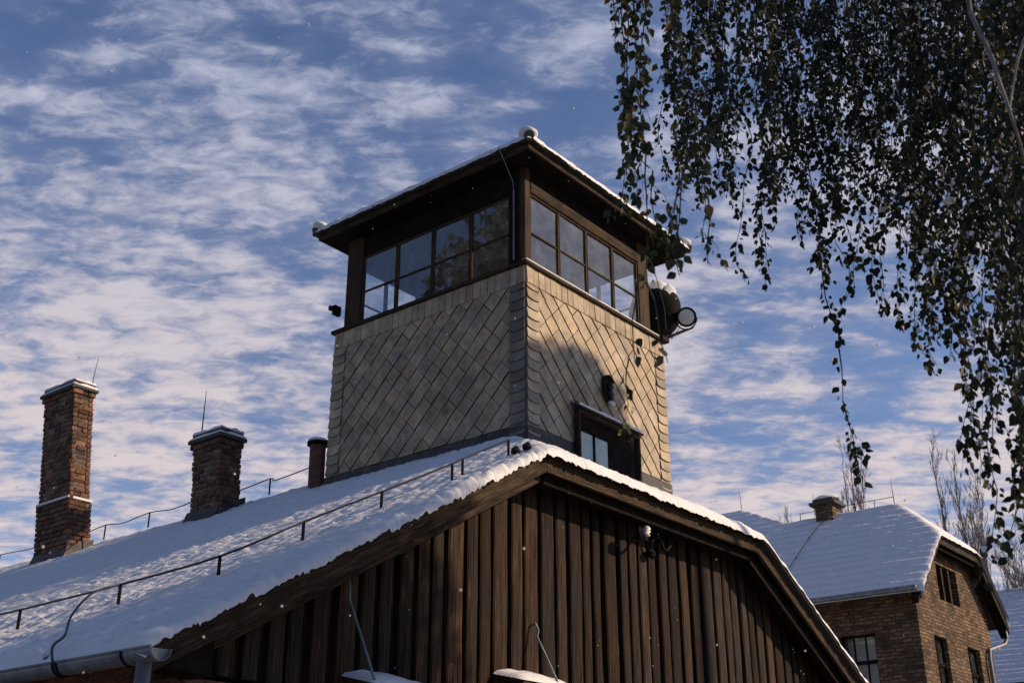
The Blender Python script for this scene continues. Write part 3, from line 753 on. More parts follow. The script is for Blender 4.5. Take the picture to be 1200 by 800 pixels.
for j in range(ng_ + 1):
    for i in range(ng_ + 1):
        x = ax(i, EX0 - .10, EX1 + .10); y = ax(j, EY0 - .10, EY1 + .10)
        dx = min(x - EX0 + .10, EX1 + .10 - x); dy = min(y - EY0 + .10, EY1 + .10 - y); d = min(dx, dy)
        sl_ = .95 / ((EX1 - EX0) / 2 + .06)
        z = EZ + .14 + smin(dx, dy, .12) * sl_
        th = .085 * (1 + .25 * nz(x * 1.5, y * 1.5) + .35 * nz(x * 5, y * 5, 2))
        q = max(0, 1 - d / .09); z += th * math.sqrt(max(0, 1 - q * q)) - (q > .9) * .02
        rib = nz(x * 12, y * 12, 4) * .03 * q
        k.v.append((x + rib, y + rib, z))
for j in range(ng_):
    for i in range(ng_):
        a = j * (ng_ + 1) + i; k.face((a, a + 1, a + ng_ + 2, a + ng_ + 1))
k.build('snow_cover', 'snow', troof, smooth=True)
# hip caps (ridge tile ends) with their snow
k = MB(); s2 = MB()
for c in cn:
    d = (Vector(RC) - Vector(c)).normalized()
    p = Vector(c) + d * .02
    k.tube([p + d * (-.05) + Vector((0, 0, .04)), p + d * .34 + Vector((0, 0, .05))], [.085, .095], 10)
    k.tube([p + d * .30 + Vector((0, 0, .055)), Vector(RC) + Vector((0, 0, .04))], [.08, .08], 10)
    s2.blob(p + d * .10 + Vector((0, 0, .13)), .16, .16, .085, 3, .2, 14, 8); s2.blob(p + d * .45 + Vector((0, 0, .14)), .13, .13, .07, 5, .2, 12, 8)
    s2.tube([p + d * .3 + Vector((0, 0, .10)), Vector(RC) + Vector((0, 0, .12))], .09, 8)
k.build('hip_tiles', 'tile', troof); s2.build('snow_on_hips', 'snow', troof, smooth=True)
# conduit and cable at the near corner post
k = MB()
k.tube([(CX0 - .02, CY0 + .22, CZ0 + .1), (CX0 - .02, CY0 + .22, 11.72)], .014, 6)
k.tube([(CX0 - .02, CY0 + .22, 11.72), (CX0 - .06, CY0 + .2, 11.85), (EX0 - .02, CY0 + .12, 12.10), (EX0 - .1, CY0 + .16, 12.28), (EX0 - .02, CY0 + .2, 12.38), (EX0 + .3, CY0 + .3, 12.5)], .008, 5)
k.build('conduit', 'zinc', tower)
k = MB(); k.box(TX0 - .12, TX0 + .03, TY1 - .06, TY1 + .02, 10.62, 10.80); k.tube([(TX0 - .10, TY1 - .02, 10.73), (TX0 - .20, TY1 - .0, 10.72)], .05, 10)
k.build('junction_box', 'iron', tower)

# low hatch window in the sunny face, boxed out with a lean-to canopy
hatch = MB(); hx0, hx1, hz1 = 14.16, 15.92, 8.13; hy = TY0 - .15
hatch.box(hx0, hx0 + .045, hy, TY0 - .055, 7.0, hz1 - .067); hatch.box(hx1 - .045, hx1, hy, TY0 - .055, 7.0, hz1 - .067)
hatch.box(hx0 - .0, hx1 + .0, hy - .012, TY0 - .055, hz1 - .065, hz1 - .0)
hatch = bevel(hatch.build('hatch_frame', 'wood_x', tower), .006)
k = MB(); k.box(hx0 + .046, hx1 - .046, TY0 - .075, TY0 - .056, 6.9, hz1 - .067); k.build('hatch_back', 'wood_dark', hatch)
for a, b_ in ((hx0 + .09, hx0 + .44), (hx0 + .50, hx0 + .86)):
    k = MB(); k.box(a, b_, TY0 - .084, TY0 - .078, 7.1, hz1 - .32); k.build('hatch_pane', 'sheet', hatch)  # bluish light on the panes put into an opaque sheet's colour
k = MB()
for x in (hx0 + .048, hx0 + .45, hx0 + .87): k.box(x, x + .045, TY0 - .10, TY0 - .085, 7.0, hz1 - .30)
k.box(hx0 + .12, hx0 + .87, TY0 - .10, TY0 - .086, hz1 - .34, hz1 - .30)
k.build('hatch_bars', 'wood_dark', hatch)
k = MB(); k.hexa([(hx0 - .06, hy - .05, hz1 - .01), (hx1 + .03, hy - .05, hz1 - .01), (hx1 + .03, TY0 - .045, hz1 + .06), (hx0 - .06, TY0 - .045, hz1 + .06),
                  (hx0 - .06, hy - .05, hz1 + .03), (hx1 + .03, hy - .05, hz1 + .03), (hx1 + .03, TY0 - .045, hz1 + .10), (hx0 - .06, TY0 - .045, hz1 + .10)])
cano = k.build('canopy', 'wood_x', hatch)
k = MB(); nx_ = 50
for j, (yy_, zz_) in enumerate(((hy - .055, hz1 + .03), (hy - .06, hz1 + .065), (hy - .02, hz1 + .085), (TY0 - .05, hz1 + .14))):
    for i in range(nx_): k.v.append((hx0 - .06 + i * (hx1 - hx0 + .09) / (nx_ - 1), yy_ + .006 * nz(i * .4, j), zz_ + (.016 * nz(i * .3, j * .5) if j else 0)))
for j in range(3):
    for i in range(nx_ - 1): a = j * nx_ + i; k.face((a, a + 1, a + nx_ + 1, a + nx_))
k.build('canopy_snow', 'snow', hatch, smooth=True)

# wall fitting on the sunny face
wf = thing('wall_fitting', (15.12, TY0, 8.7), 'arched dark metal wall fitting with round grey bosses, between hatch and sill', 'wall fitting')
k = MB(); fx, fz, fyy = 15.12, 8.72, TY0 - .045
out = [(-.16, .20), (-.10, .30), (0, .34), (.10, .30), (.16, .20), (.16, -.12), (.06, -.30), (-.10, -.2), (-.16, -.08)]
ft = [(fx + a, fyy - .03, fz + b) for a, b in [(q[0] * .8, q[1] * .8) for q in out]]; bt = [(fx + a * .8, fyy, fz + b * .8) for a, b in out]
k.poly(ft); k.poly(bt[::-1])
for i in range(len(out)): j = (i + 1) % len(out); k.poly([bt[i], bt[j], ft[j], ft[i]])
for i in range(5): k.bar(ft[i - 1 if i else 8], ft[i], .06, .03)
k.build('back_plate', 'iron', wf)
for dz in (.08, -.06):
    k = MB(); k.lathe((fx + .03, fyy - .03, fz + dz), (0, -1, .1), [(0, .035), (.02, .065), (.04, .045), (.06, .055), (.075, .015)], 14); k.build('boss', 'flash', wf, smooth=True)
k = MB(); k.blob((fx + .06, fyy - .05, fz - .21), .085, .05, .04, 2, .3); k.build('snow', 'snow', wf, smooth=True)

# ------------------------------------------------------------------ lamps on the tower's right corner
dr = thing('searchlight', (17.15, 10.75, 10.4), 'large dark searchlight drum capped with snow behind the right cabin post', 'searchlight')
k = MB(); dc = Vector((17.38, 10.55, 11.16)); da = Vector((.80, .58, .10)).normalized()
k.lathe(dc - da * .30, da, [(0, .16), (.03, .30), (.09, .42), (.18, .47), (.52, .48), (.54, .50), (.62, .50), (.64, .45)], 28)
k.build('drum', 'iron', dr, smooth=True)
k = MB(); k.tube([dc + Vector((0, .1, -.40)), (17.1, 10.62, 10.45), (16.95, 10.62, 10.34)], .05, 10); k.box(16.8, 17.15, 10.5, 10.75, 10.325, 10.40); k.build('mount', 'iron', dr)
k = MB()
u = da.cross(Vector((0, 0, 1))).normalized(); w_ = u.cross(da)
for j in range(15):
    for i in range(25):
        t = -.26 + .62 * j / 14; a = (i / 24 - .5) * 2.0
        rad = np.interp(t, [-.30, -.27, -.21, -.12, .22, .24, .4], [.16, .30, .42, .47, .48, .50, .50])
        e_ = min(1, 3.2 * (1 - abs(i / 12 - 1))) ** .5 * min(1, .25 + (14 - j) / 3) * min(1, .3 + j / 3)
        rad += -.01 + .085 * e_ * (1 + .5 * nz(i * .4, j * .35, 3)) - (.06 if nz(i * .55, j * .5, 7) + abs(a) * .35 > .42 else 0)
        k.v.append(tuple(dc + da * t + (u * math.sin(a) + w_ * math.cos(a)) * rad))
for j in range(14):
    for i in range(24):
        q_ = j * 25 + i; k.face((q_, q_ + 1, q_ + 26, q_ + 25))
k.build('snow_cap', 'snow', dr, smooth=True)
FLR = .9
fl = thing('floodlight', (16.98, 10.2, 10.3), 'small round floodlight with pale lens on a bracket arm beside the drum', 'floodlight')
fc = Vector((17.55, 10.0, 10.90)); fd = (CAM - fc + Vector((2, -4, 1))).normalized()
k = MB(); k.lathe(fc, fd, [(-.18, .03), (-.16, .09), (-.07, .15), (0, .178), (.03, .19), (.05, .19), (.05, .165), (.03, .16)], 26); k.build('housing', 'iron', fl, smooth=False)
k = MB(); k.lathe(fc, fd, [(.031, .163), (.045, .135), (.055, .07), (.058, .005)], 26); k.build('lens', 'lens', fl, smooth=True)
k = MB(); u = fd.cross(Vector((0, 0, 1))).normalized(); w_ = u.cross(fd)
arm = [fc + u * .21 * math.cos(t) + w_ * .21 * math.sin(t) * 1.1 - fd * .02 for t in np.linspace(0, -math.pi, 12)]
k.tube(arm, .014, 6); base = arm[6]
k.tube([base, base + Vector((-.18, .05, -.10)), (17.0, 10.22, 10.32)], .022, 6)
k.tube([arm[9], arm[9] + Vector((-.1, 0, -.12)), (17.12, 10.2, 10.36)], .013, 6)
k.build('bracket_arm', 'iron', fl)
k = MB(); k.box(16.9, 17.12, 10.14, 10.26, 10.26, 10.36); k.build('bracket_foot', 'iron', fl)
k = MB(); k.tube([(16.72, 10.22, 11.9), (16.85, 10.15, 11.4), (16.95, 10.1, 10.9), (17.0, 10.12, 10.5), (17.15, 10.1, 10.35), (17.3, 10.05, 10.55), fc - fd * .2], .008, 5); k.build('cable', 'wire', fl)

# ------------------------------------------------------------------ fittings on the gable
ins = thing('insulator', (13.1, 8.45, 5.55), 'white ribbed porcelain insulator on an iron hook under the eave boards', 'insulator')
k = MB(); p0 = Vector((13.05, 8.45, 5.56)); pc = Vector((12.80, 8.12, 5.50))
k.tube([p0, p0 + Vector((-.03, -.15, -.03)), p0 + Vector((-.1, -.26, -.09)), pc + Vector((-.04, 0, -.06)), pc], .02, 7); k.lathe(pc + Vector((-.10, .06, .0)), (.4, -1, .1), [(0, .05), (.05, .09), (.1, .05)], 10)
k.build('hook', 'iron', ins)
k = MB(); k.lathe(pc + Vector((0, 0, -.02)), (.25, -.2, 1), [(0, .045), (.02, .065), (.045, .04), (.07, .062), (.09, .038), (.11, .052), (.135, .02)], 16); k.build('bell', 'porcelain', ins, smooth=True)
ho = thing('iron_hook', (13.5, 8.45, 5.5), 'bare s-shaped black iron wall hook right of the porcelain insulator', 'hook')
k = MB(); p0 = Vector((13.30, 8.44, 5.50))
k.tube([p0 + Vector((-.0, 0, -.14)), p0 + Vector((-.0, -.08, -.1)), p0 + Vector((-.02, -.12, .03)), p0 + Vector((.06, -.14, .10)), p0 + Vector((.16, -.14, .09)), p0 + Vector((.24, -.14, -.02)), p0 + Vector((.32, -.14, -.04)), p0 + Vector((.42, -.14, .05))], .018, 7)
k.build('rod', 'iron', ho)
k = MB(); k.lathe(p0 + Vector((0, -.06, -.18)), (0, -.3, 1), [(0, .03), (.03, .07), (.08, .07), (.12, .02)], 12); k.build('boss', 'iron', ho)
# small lit knob high under the apex and nail heads
def hood(x0, x1, z, rodtop, lab):
    h = thing('window_hood', ((x0 + x1) / 2, YW, z), lab, 'hood', 'hoods over the lower openings')
    k = MB(); k.hexa([(x0, 8.02, z - .10), (x1, 8.02, z - .10), (x1, YW - .01, z - .0), (x0, YW - .01, z - .0), (x0, 8.02, z - .06), (x1, 8.02, z - .06), (x1, YW - .01, z + .04), (x0, YW - .01, z + .04)])
    k.build('board', 'wood_x', h)
    k = MB(); nx_, ny_ = 24, 14
    for j in range(ny_):
        for i in range(nx_):
            u, v = i / (nx_ - 1), j / (ny_ - 1)
            e_ = math.sin(math.pi * min(max(u, 0), 1)) ** .45 * min(1, v * 3 + .0) ** .5
            k.v.append((x0 - .02 + u * (x1 - x0 + .04), 8.0 + v * (YW - 8.02), z - .058 + v * .1 + .085 * e_ * (1 + .25 * nz(u * 5, v * 3, z))))
    for j in range(ny_ - 1):
        for i in range(nx_ - 1):
            a = j * nx_ + i; k.face((a, a + 1, a + nx_ + 1, a + nx_))
    k.build('snow_cover', 'snow', h, smooth=True)
    k = MB(); a = Vector(rodtop[0]); b_ = Vector(rodtop[1])
    k.tube([a + Vector((0, .05, 0)), a + Vector((0, -.05, .02)), a + Vector((.0, -.09, -.06)), a.lerp(b_, .2), b_], .013, 6)
    k.build('stay_rod', 'zinc', h)
hood(7.86, 8.74, 3.16, ((7.80, 8.43, 4.10), (7.90, 8.04, 3.14)), 'snow-domed board hood with a long dark stay rod, under the left boards')
hood(10.10, 11.05, 3.42, ((10.78, 8.43, 4.07), (10.74, 8.04, 3.40)), 'snow-topped board hood with a short pale stay rod, under the middle boards')

# ------------------------------------------------------------------ lightning conductors
def spline(pts, n_=6):
    pts = [Vector(p) for p in pts]; out = []
    for i in range(len(pts) - 1):
        p0, p1, p2, p3 = pts[max(i - 1, 0)], pts[i], pts[i + 1], pts[min(i + 2, len(pts) - 1)]
        for q in range(n_):
            t = q / n_; out.append(.5 * ((2 * p1) + (p2 - p0) * t + (2 * p0 - 5 * p1 + 4 * p2 - p3) * t * t + (3 * p1 - p0 - 3 * p2 + p3) * t ** 3))
    return out + [pts[-1]]
cr = thing('lightning_wire', (13.0, 20, 7.5), 'thin lightning wire on short posts running along the guardhouse ridge', 'lightning wire')
posts = [(12.9, y, ZR + .02) for y in (14.95, 16.0, 17.9, 19.6, 21.1, 23.0, 25.2, 27.5, 30, 33)]
wp = []
for p in posts:
    k = MB(); k.tube([p, (p[0], p[1], p[2] + .30)], .016, 5); k.build('post', 'iron', cr)
    wp.append((p[0], p[1], p[2] + .30))
    wp.append((p[0], p[1] + .9, p[2] + .24))
k = MB(); k.tube(spline(wp, 4), .011, 5); k.build('wire', 'wire', cr)
rk = thing('lightning_wire', (8, 8.5, 4.6), 'thick lightning wire on posts down the snowy verge, turning along the eave', 'lightning wire')
pp = [(10.33, 8.42), (9.62, 8.52), (9.40, 8.48), (8.55, 8.72), (7.75, 9.02), (6.86, 9.16), (6.56, 10.31), (6.42, 11.9), (6.40, 14.0), (6.40, 17.0)]
wp = []
for i, (x, y) in enumerate(pp):
    z = roofz(x, y) + .03; hh = .27
    k = MB(); k.tube([(x, y, z), (x, y, z + hh)], .017, 6); k.build('post', 'iron', rk); wp.append((x, y, z + hh))
k = MB(); k.tube(spline(wp, 5), .013, 6)
k.tube(spline([wp[6], (6.2, 10.2, 3.95), (5.75, 9.75, 3.62), (5.45, 9.3, 3.36), (5.24, 9.1, 3.22), (5.22, 9.03, 3.08)], 6), .012, 6); k.build('wire', 'wire', rk)
k = MB(); k.lathe((10.3, 8.30, roofz(10.3, 8.3) + .1), (0, -.4, 1), [(0, .05), (.05, .06), (.1, .02)], 8); k.lathe((10.42, 8.22, roofz(10.42, 8.22) + .1), (0, -.4, 1), [(0, .05), (.05, .06), (.1, .02)], 8); k.build('clamp', 'iron', rk)
def rod(p, h, lab, dx=0):
    o = MB(); p = Vector(p); o.tube([p, p + Vector((dx * .4, 0, h * .5)), p + Vector((dx, 0, h))], [.014, .011, .005], 5)
    ob = o.build('lightning_rod', 'wire'); tag(ob, lab, 'lightning rod', 'lightning rods'); return ob
rod((12.42, 21.62, 10.75), .78, 'thin lightning rod rising behind the tall leaning chimney', .06)
rod((12.52, 17.66, 8.85), .92, 'thin lightning rod standing on the shorter square chimney')

# ------------------------------------------------------------------ brick block on the right
blk = thing('brick_block', (37.4, 14, 0), 'brown brick block with snowy half-hipped roof, right of the guardhouse', 'building')
BX0, BX1, BY, BE = 32.8, 38.85, 11.95, 8.45
EXa, EXb, EZb, BT = 32.4, 39.2, 8.68, .93
LX, RX, ZT = 0, 0, 10.32                 # half-hip edge
LX = EXa + (ZT - EZb) / BT; RX = EXb - (ZT - EZb) / BT; XC = (EXa + EXb) / 2; ZC = EZb + (XC - EXa) * BT
YC = 13.2; RY = 17.08; PD = 1.15; PKY = 19.25
# gable wall with real openings
def wallgrid(m_, P, us, vs, holes, topf=None, n0=0., n1=.35):
    for i in range(len(us) - 1):
        for j in range(len(vs) - 1):
            uc, vc = (us[i] + us[i + 1]) / 2, (vs[j] + vs[j + 1]) / 2
            if any(h[0] < uc < h[1] and h[2] < vc < h[3] for h in holes): continue
            a0, a1, b0, b1 = us[i], us[i + 1], vs[j], vs[j + 1]
            m_.hexa([P(a0, b0, n0), P(a1, b0, n0), P(a1, b0, n1), P(a0, b0, n1), P(a0, b1, n0), P(a1, b1, n0), P(a1, b1, n1), P(a0, b1, n1)])
GB = lambda u, v, n: (u, BY + n, v)
GL = lambda u, v, n: (BX0 + n, u, v)
gh = [(34.80, 36.50, 8.57, 9.62), (33.85, 34.87, 5.4, 7.40), (36.55, 37.65, 5.4, 7.40), (33.85, 34.87, 1.2, 3.2), (36.55, 37.65, 1.2, 3.2)]
k = MB()
us = sorted({BX0, BX1, *[h[0] for h in gh], *[h[1] for h in gh]}); vs = sorted({0, 8.55, *[h[2] for h in gh if h[3] < 8], *[h[3] for h in gh if h[3] < 8]})
wallgrid(k, GB, us, vs, gh)
# upper gable around the loft opening
def gz_(x): return min(EZb + (x - EXa) * BT, EZb + (EXb - x) * BT, ZT) - .08
def col_(a, b_, z0, f=None):
    k.hexa([(a, BY, z0), (b_, BY, z0), (b_, BY + .35, z0), (a, BY + .35, z0), (a, BY, gz_(a) if f is None else f), (b_, BY, gz_(b_) if f is None else f), (b_, BY + .35, gz_(b_) if f is None else f), (a, BY + .35, gz_(a) if f is None else f)])
for a, b_ in ((32.86, LX), (LX, 34.80), (36.50, RX), (RX, 38.80)): col_(a, b_, 8.55)
col_(34.80, 36.50, 9.62)
k.build('gable_wall', 'brick', blk)
k = MB(); lh = [(13.26, 14.32, 5.4, 7.45), (16.0, 17.1, 5.4, 7.45), (19, 20.1, 5.4, 7.45), (13.26, 14.32, 1.2, 3.2)]
us = sorted({BY + .352, 29.5, *[h[0] for h in lh], *[h[1] for h in lh]}); vs = sorted({0, BE, *[h[2] for h in lh], *[h[3] for h in lh]})
wallgrid(k, GL, us, vs, lh); k.build('side_wall', 'brick', blk)
k = MB(); k.box(BX1 - .35, BX1, BY + .352, 29.5, 0, BE); k.build('side_wall', 'brick', blk)
k = MB(); k.box(BX0 + .36, BX1 - .36, 29.1, 29.45, 0, BE); k.build('rear_wall', 'brick', blk)
def bwin(P, u0, u1, v0, v1, cols=2, trans=.62):
    k = MB()
    def bx_(a, b, c, d, n0=.13, n1=.20):
        lo = [P(a, c, n1), P(b, c, n1), P(b, d, n1), P(a, d, n1)]; hi = [P(a, c, n0), P(b, c, n0), P(b, d, n0), P(a, d, n0)]
        k.hexa(lo + hi)
    f = .07
    bx_(u0, u0 + f, v0, v1); bx_(u1 - f, u1, v0, v1); bx_(u0 + f, u1 - f, v0, v0 + f); bx_(u0 + f, u1 - f, v1 - f, v1)
    vm = v0 + (v1 - v0) * trans; bx_(u0 + f, u1 - f, vm - .05, vm + .05, .12, .195)
    for c in range(1, cols):
        uc = u0 + (u1 - u0) * c / cols; bx_(uc - .02, uc + .02, v0 + f, v1 - f, .135, .19)
    w = k.build('window', 'wood_dark', blk)
    p = MB(); p.poly([P(u0 + f, v0 + f, .165), P(u1 - f, v0 + f, .165), P(u1 - f, v1 - f, .165), P(u0 + f, v1 - f, .165)]); p.build('panes', 'glass', w)
    q = MB()
    q.hexa([P(u0, v0, .6), P(u1, v0, .6), P(u1, v1, .6), P(u0, v1, .6), P(u0, v0, .55), P(u1, v0, .55), P(u1, v1, .55), P(u0, v1, .55)]); q.build('blind', 'sheet', w)
for h in gh[1:]: bwin(GB, *h)
for h in lh: bwin(GL, *h, 3)
# loft opening: three dark slots between posts
k = MB()
for x in (35.30, 35.88): k.box(x, x + .12, BY + .04, BY + .2, 8.57, 9.62)
lo = k.build('loft_louvre', 'wood_x', blk)
k = MB(); k.box(34.81, 36.49, BY + .3, BY + .33, 8.58, 9.61); k.build('dark_boards', 'wood_dark', lo)
for i in range(7):
    z = 8.60 + i * .145; k = MB(); k.hexa([(34.81, BY + .14, z), (36.49, BY + .14, z), (36.49, BY + .26, z + .1), (34.81, BY + .26, z + .1), (34.81, BY + .14, z + .02), (36.49, BY + .14, z + .02), (36.49, BY + .26, z + .12), (34.81, BY + .26, z + .12)]); k.build('slat', 'wood_dark', lo)
# roof
YF = 11.5
def rb(x): return min(EZb + (x - EXa) * BT, EZb + (EXb - x) * BT, ZT)
k = MB()
def sl2(m_, pts, th=.12):
    lo = [(p[0], p[1], p[2] - th) for p in pts]; m_.poly(pts); m_.poly(lo[::-1])
    for i in range(len(pts)):
        j = (i + 1) % len(pts); m_.poly([lo[i], lo[j], pts[j], pts[i]])
PK = (XC + PD, PKY, ZC + PD * BT)
a = (EXa - .3, YF, EZb - .3 * BT); tl = (LX, YF, ZT); tr = (RX, YF, ZT); bq = (EXb + .3, YF, EZb - .3 * BT)
hp = (XC, YC, ZC); j1 = (XC, RY, ZC)
sl2(k, [a, tl, hp, j1, PK, (PK[0], 30, PK[2]), (a[0], 30, a[2])]); sl2(k, [tl, tr, hp])
sl2(k, [tr, bq, (bq[0], 30, bq[2]), (PK[0], 30, PK[2]), PK, j1, hp])
broof = k.build('roof', 'tile', blk)
def bsnow(x, y):
    zl = EZb + (x - EXa) * BT; zr = EZb + (EXb - x) * BT; zh = ZT + (y - YF) * (ZC - ZT) / (YC - YF)
    # rear block stands a little higher, its front hip starts at y = 17.85
    zl_ = zl
    ztop = ZC if y < RY else min(ZC + (y - RY) * (PD * BT) / (PKY - RY), PK[2])
    zrr = zr if y < RY else zr + 2 * (ztop - ZC)
    z = smin(smin(smin(zl, zrr, .15), zh, .15), ztop + .02, .1)
    s = x * 1.37; ph = (s / .36) % 1.0
    th = .10 + .02 * nz(x, y, 2) + .05 * (ph - .5) + .02 * nz(x * 4, y * 2, 5) + .012 * nz(1, y * 6, s // .36)
    d = y - (YF - .1); z2 = z + th; xx, yy = x, y
    if d < .2:
        q = 1 - d / .2; z2 -= (1 - math.sqrt(max(0, 1 - q * q))) * (th - .01); yy -= q ** .5 * (.06 * nz(s * 3, 1, 2))
    d = x - (EXa - .38)
    if d < .15:
        q = 1 - d / .15; z2 -= (1 - math.sqrt(max(0, 1 - q * q))) * (th + .03); xx -= .05 * nz(1, y * 2) * q
    return (xx, yy, z2)
xs2 = list(np.concatenate([np.arange(EXa - .38, XC + 1.5, .045), np.arange(XC + 1.5, EXb + .4, .3)])); ys2 = list(np.concatenate([YF - .1 + .25 * np.linspace(0, 1, 6) ** 1.5, np.arange(11.7, 21, .12), np.arange(21, 30.2, .8)]))
snowgrid(xs2, ys2, None, 0, 0, 0, 0, 0, bsnow).build('snow_cover', 'snowfar', broof, smooth=True)
def bb(xa, za, xb, zb, y0, y1, h, drop, mt, nm):
    k = MB(); k.hexa([(xa, y0, za - drop - h), (xb, y0, zb - drop - h), (xb, y1, zb - drop - h), (xa, y1, za - drop - h), (xa, y0, za - drop), (xb, y0, zb - drop), (xb, y1, zb - drop), (xa, y1, za - drop)]); k.build(nm, mt, blk)
for (xa, za, xb, zb) in ((a[0], a[2], LX - .002, ZT), (LX + .002, ZT, RX - .002, ZT), (RX + .002, ZT, bq[0], bq[2])):
    bb(xa, za, xb, zb, YF + .01, YF + .06, .30, .0, 'wood_x', 'bargeboard')
    bb(xa, za, xb, zb, YF + .12, YF + .3, .26, .16, 'wood_dark', 'verge_rafter')
k = MB()
for xg in (a[0] - .06,):
    k.tube([(xg, YF + .1, a[2] + .0), (xg, 29.8, a[2] + .0)], .085, 10)
    for y in np.arange(11.9, 20, 1.1): k.tube([(xg - .095, y, a[2] + .06), (xg - .06, y, a[2] - .08), (xg + .08, y, a[2] - .06)], .012, 5)
k.build('gutter', 'zinc', blk)
k = MB(); xg = bq[0] + .06; k.tube([(xg, YF + .0, bq[2]), (xg, 29.8, bq[2])], .085, 10)
k.build('gutter', 'zinc', blk)
k = MB(); k.tube([(xg, YF + .15, bq[2] - .05), (xg, YF + .15, bq[2] - .4), (xg - .1, YF + .2, bq[2] - .6), (BX1 - .55, BY - .1, bq[2] - .9), (BX1 - .65, BY - .1, bq[2] - 1.2), (BX1 - .65, BY - .1, .05)], .06, 10); k.build('downpipe', 'zinc', blk, smooth=True)
# chimney on the block's ridge
k = MB(); k.box(XC - .33, XC + .33, 15.25, 15.85, ZC - .8, ZC + .34); cb = k.build('chimney', 'brick', blk)
k = MB(); k.box(XC - .45, XC + .45, 15.1, 16.0, ZC + .342, ZC + .45); k.box(XC - .36, XC + .36, 15.2, 15.9, ZC + .452, ZC + .56); k.build('cap_slab', 'tile', cb)
k = MB(); k.blob((XC, 15.55, ZC + .565), .44, .44, .15, 5, .2, 14, 8, flat=-.01); k.build('snow_cap', 'snow', cb, smooth=True)
rod((XC, 13.3, ZC + .1), .72, 'thin lightning rod at the front end of the brick block ridge', -.06)
rod((PK[0], PKY + .05, PK[2] + .1), .75, 'thin lightning rod on the far peak of the brick block', -.12)
rod((XC, 16.02, ZC + .1), .75, 'thin lightning rod behind the brick block chimney')
k = MB(); cw = thing('lightning_wire', (XC, 16, ZC), 'thin lightning wire along the brick block ridge with a line down the slope', 'lightning wire')
rp_ = []
for y in np.arange(13.3, 17.1, .65):
    p = MB(); p.tube([(XC, y, ZC + .05), (XC, y, ZC + .28)], .013, 4); p.build('post', 'iron', cw); rp_.append((XC, y, ZC + .28))
k.tube(rp_, .011, 4)
sp_ = [Vector((XC - .02 - i * .28, 15.35 + i * .085 + .10 * math.sin(i * .5), ZC - i * .28 * BT + .17)) for i in range(12)]
k.tube(sp_, .013, 4)
for q in sp_[1::3]: k.blob(q, .03, .03, .03, 1, .1, 6, 4)
k.blob(sp_[-1] + Vector((0, 0, -.05)), .05, .05, .1, 1, .1, 6, 5)
k.build('wire', 'wire', cw)

# a further block, only its snowy slope shows
b2 = thing('distant_block', (58, 16, 0), 'distant low block showing only its snowy roof slope at the right edge', 'building')
k = MB(); sl2(k, [(51.5, 6, 8.2), (57, 6, 12.9), (57, 30, 12.9), (51.5, 30, 8.2)]); sl2(k, [(57, 6, 12.9), (62.5, 6, 8.2), (62.5, 30, 8.2), (57, 30, 12.9)]); r2 = k.build('roof', 'tile', b2)
def s2f(x, y):
    z = min(8.2 + (x - 51.5) * .8545, 8.2 + (62.5 - x) * .8545)
    return (x, y, z + .09 + .05 * (((x * 1.3 / .36) % 1) - .5) + .03 * nz(x * 2, y * 2))
snowgrid(list(np.arange(51.3, 57.2, .06)) + list(np.arange(57.3, 62.7, .4)), list(np.arange(5.9, 30.2, .3)), None, 0, 0, 0, 0, 0, s2f).build('snow_cover', 'snowfar', r2, smooth=True)
k = MB(); k.box(51.9, 62.1, 6.4, 29.6, 0, 8.3); k.poly([(51.9, 6.4, 8.3), (62.1, 6.4, 8.3), (57, 6.4, 12.7)]); k.poly([(51.9, 29.6, 8.3), (57, 29.6, 12.7), (62.1, 29.6, 8.3)]); k.build('wall', 'brick', b2)

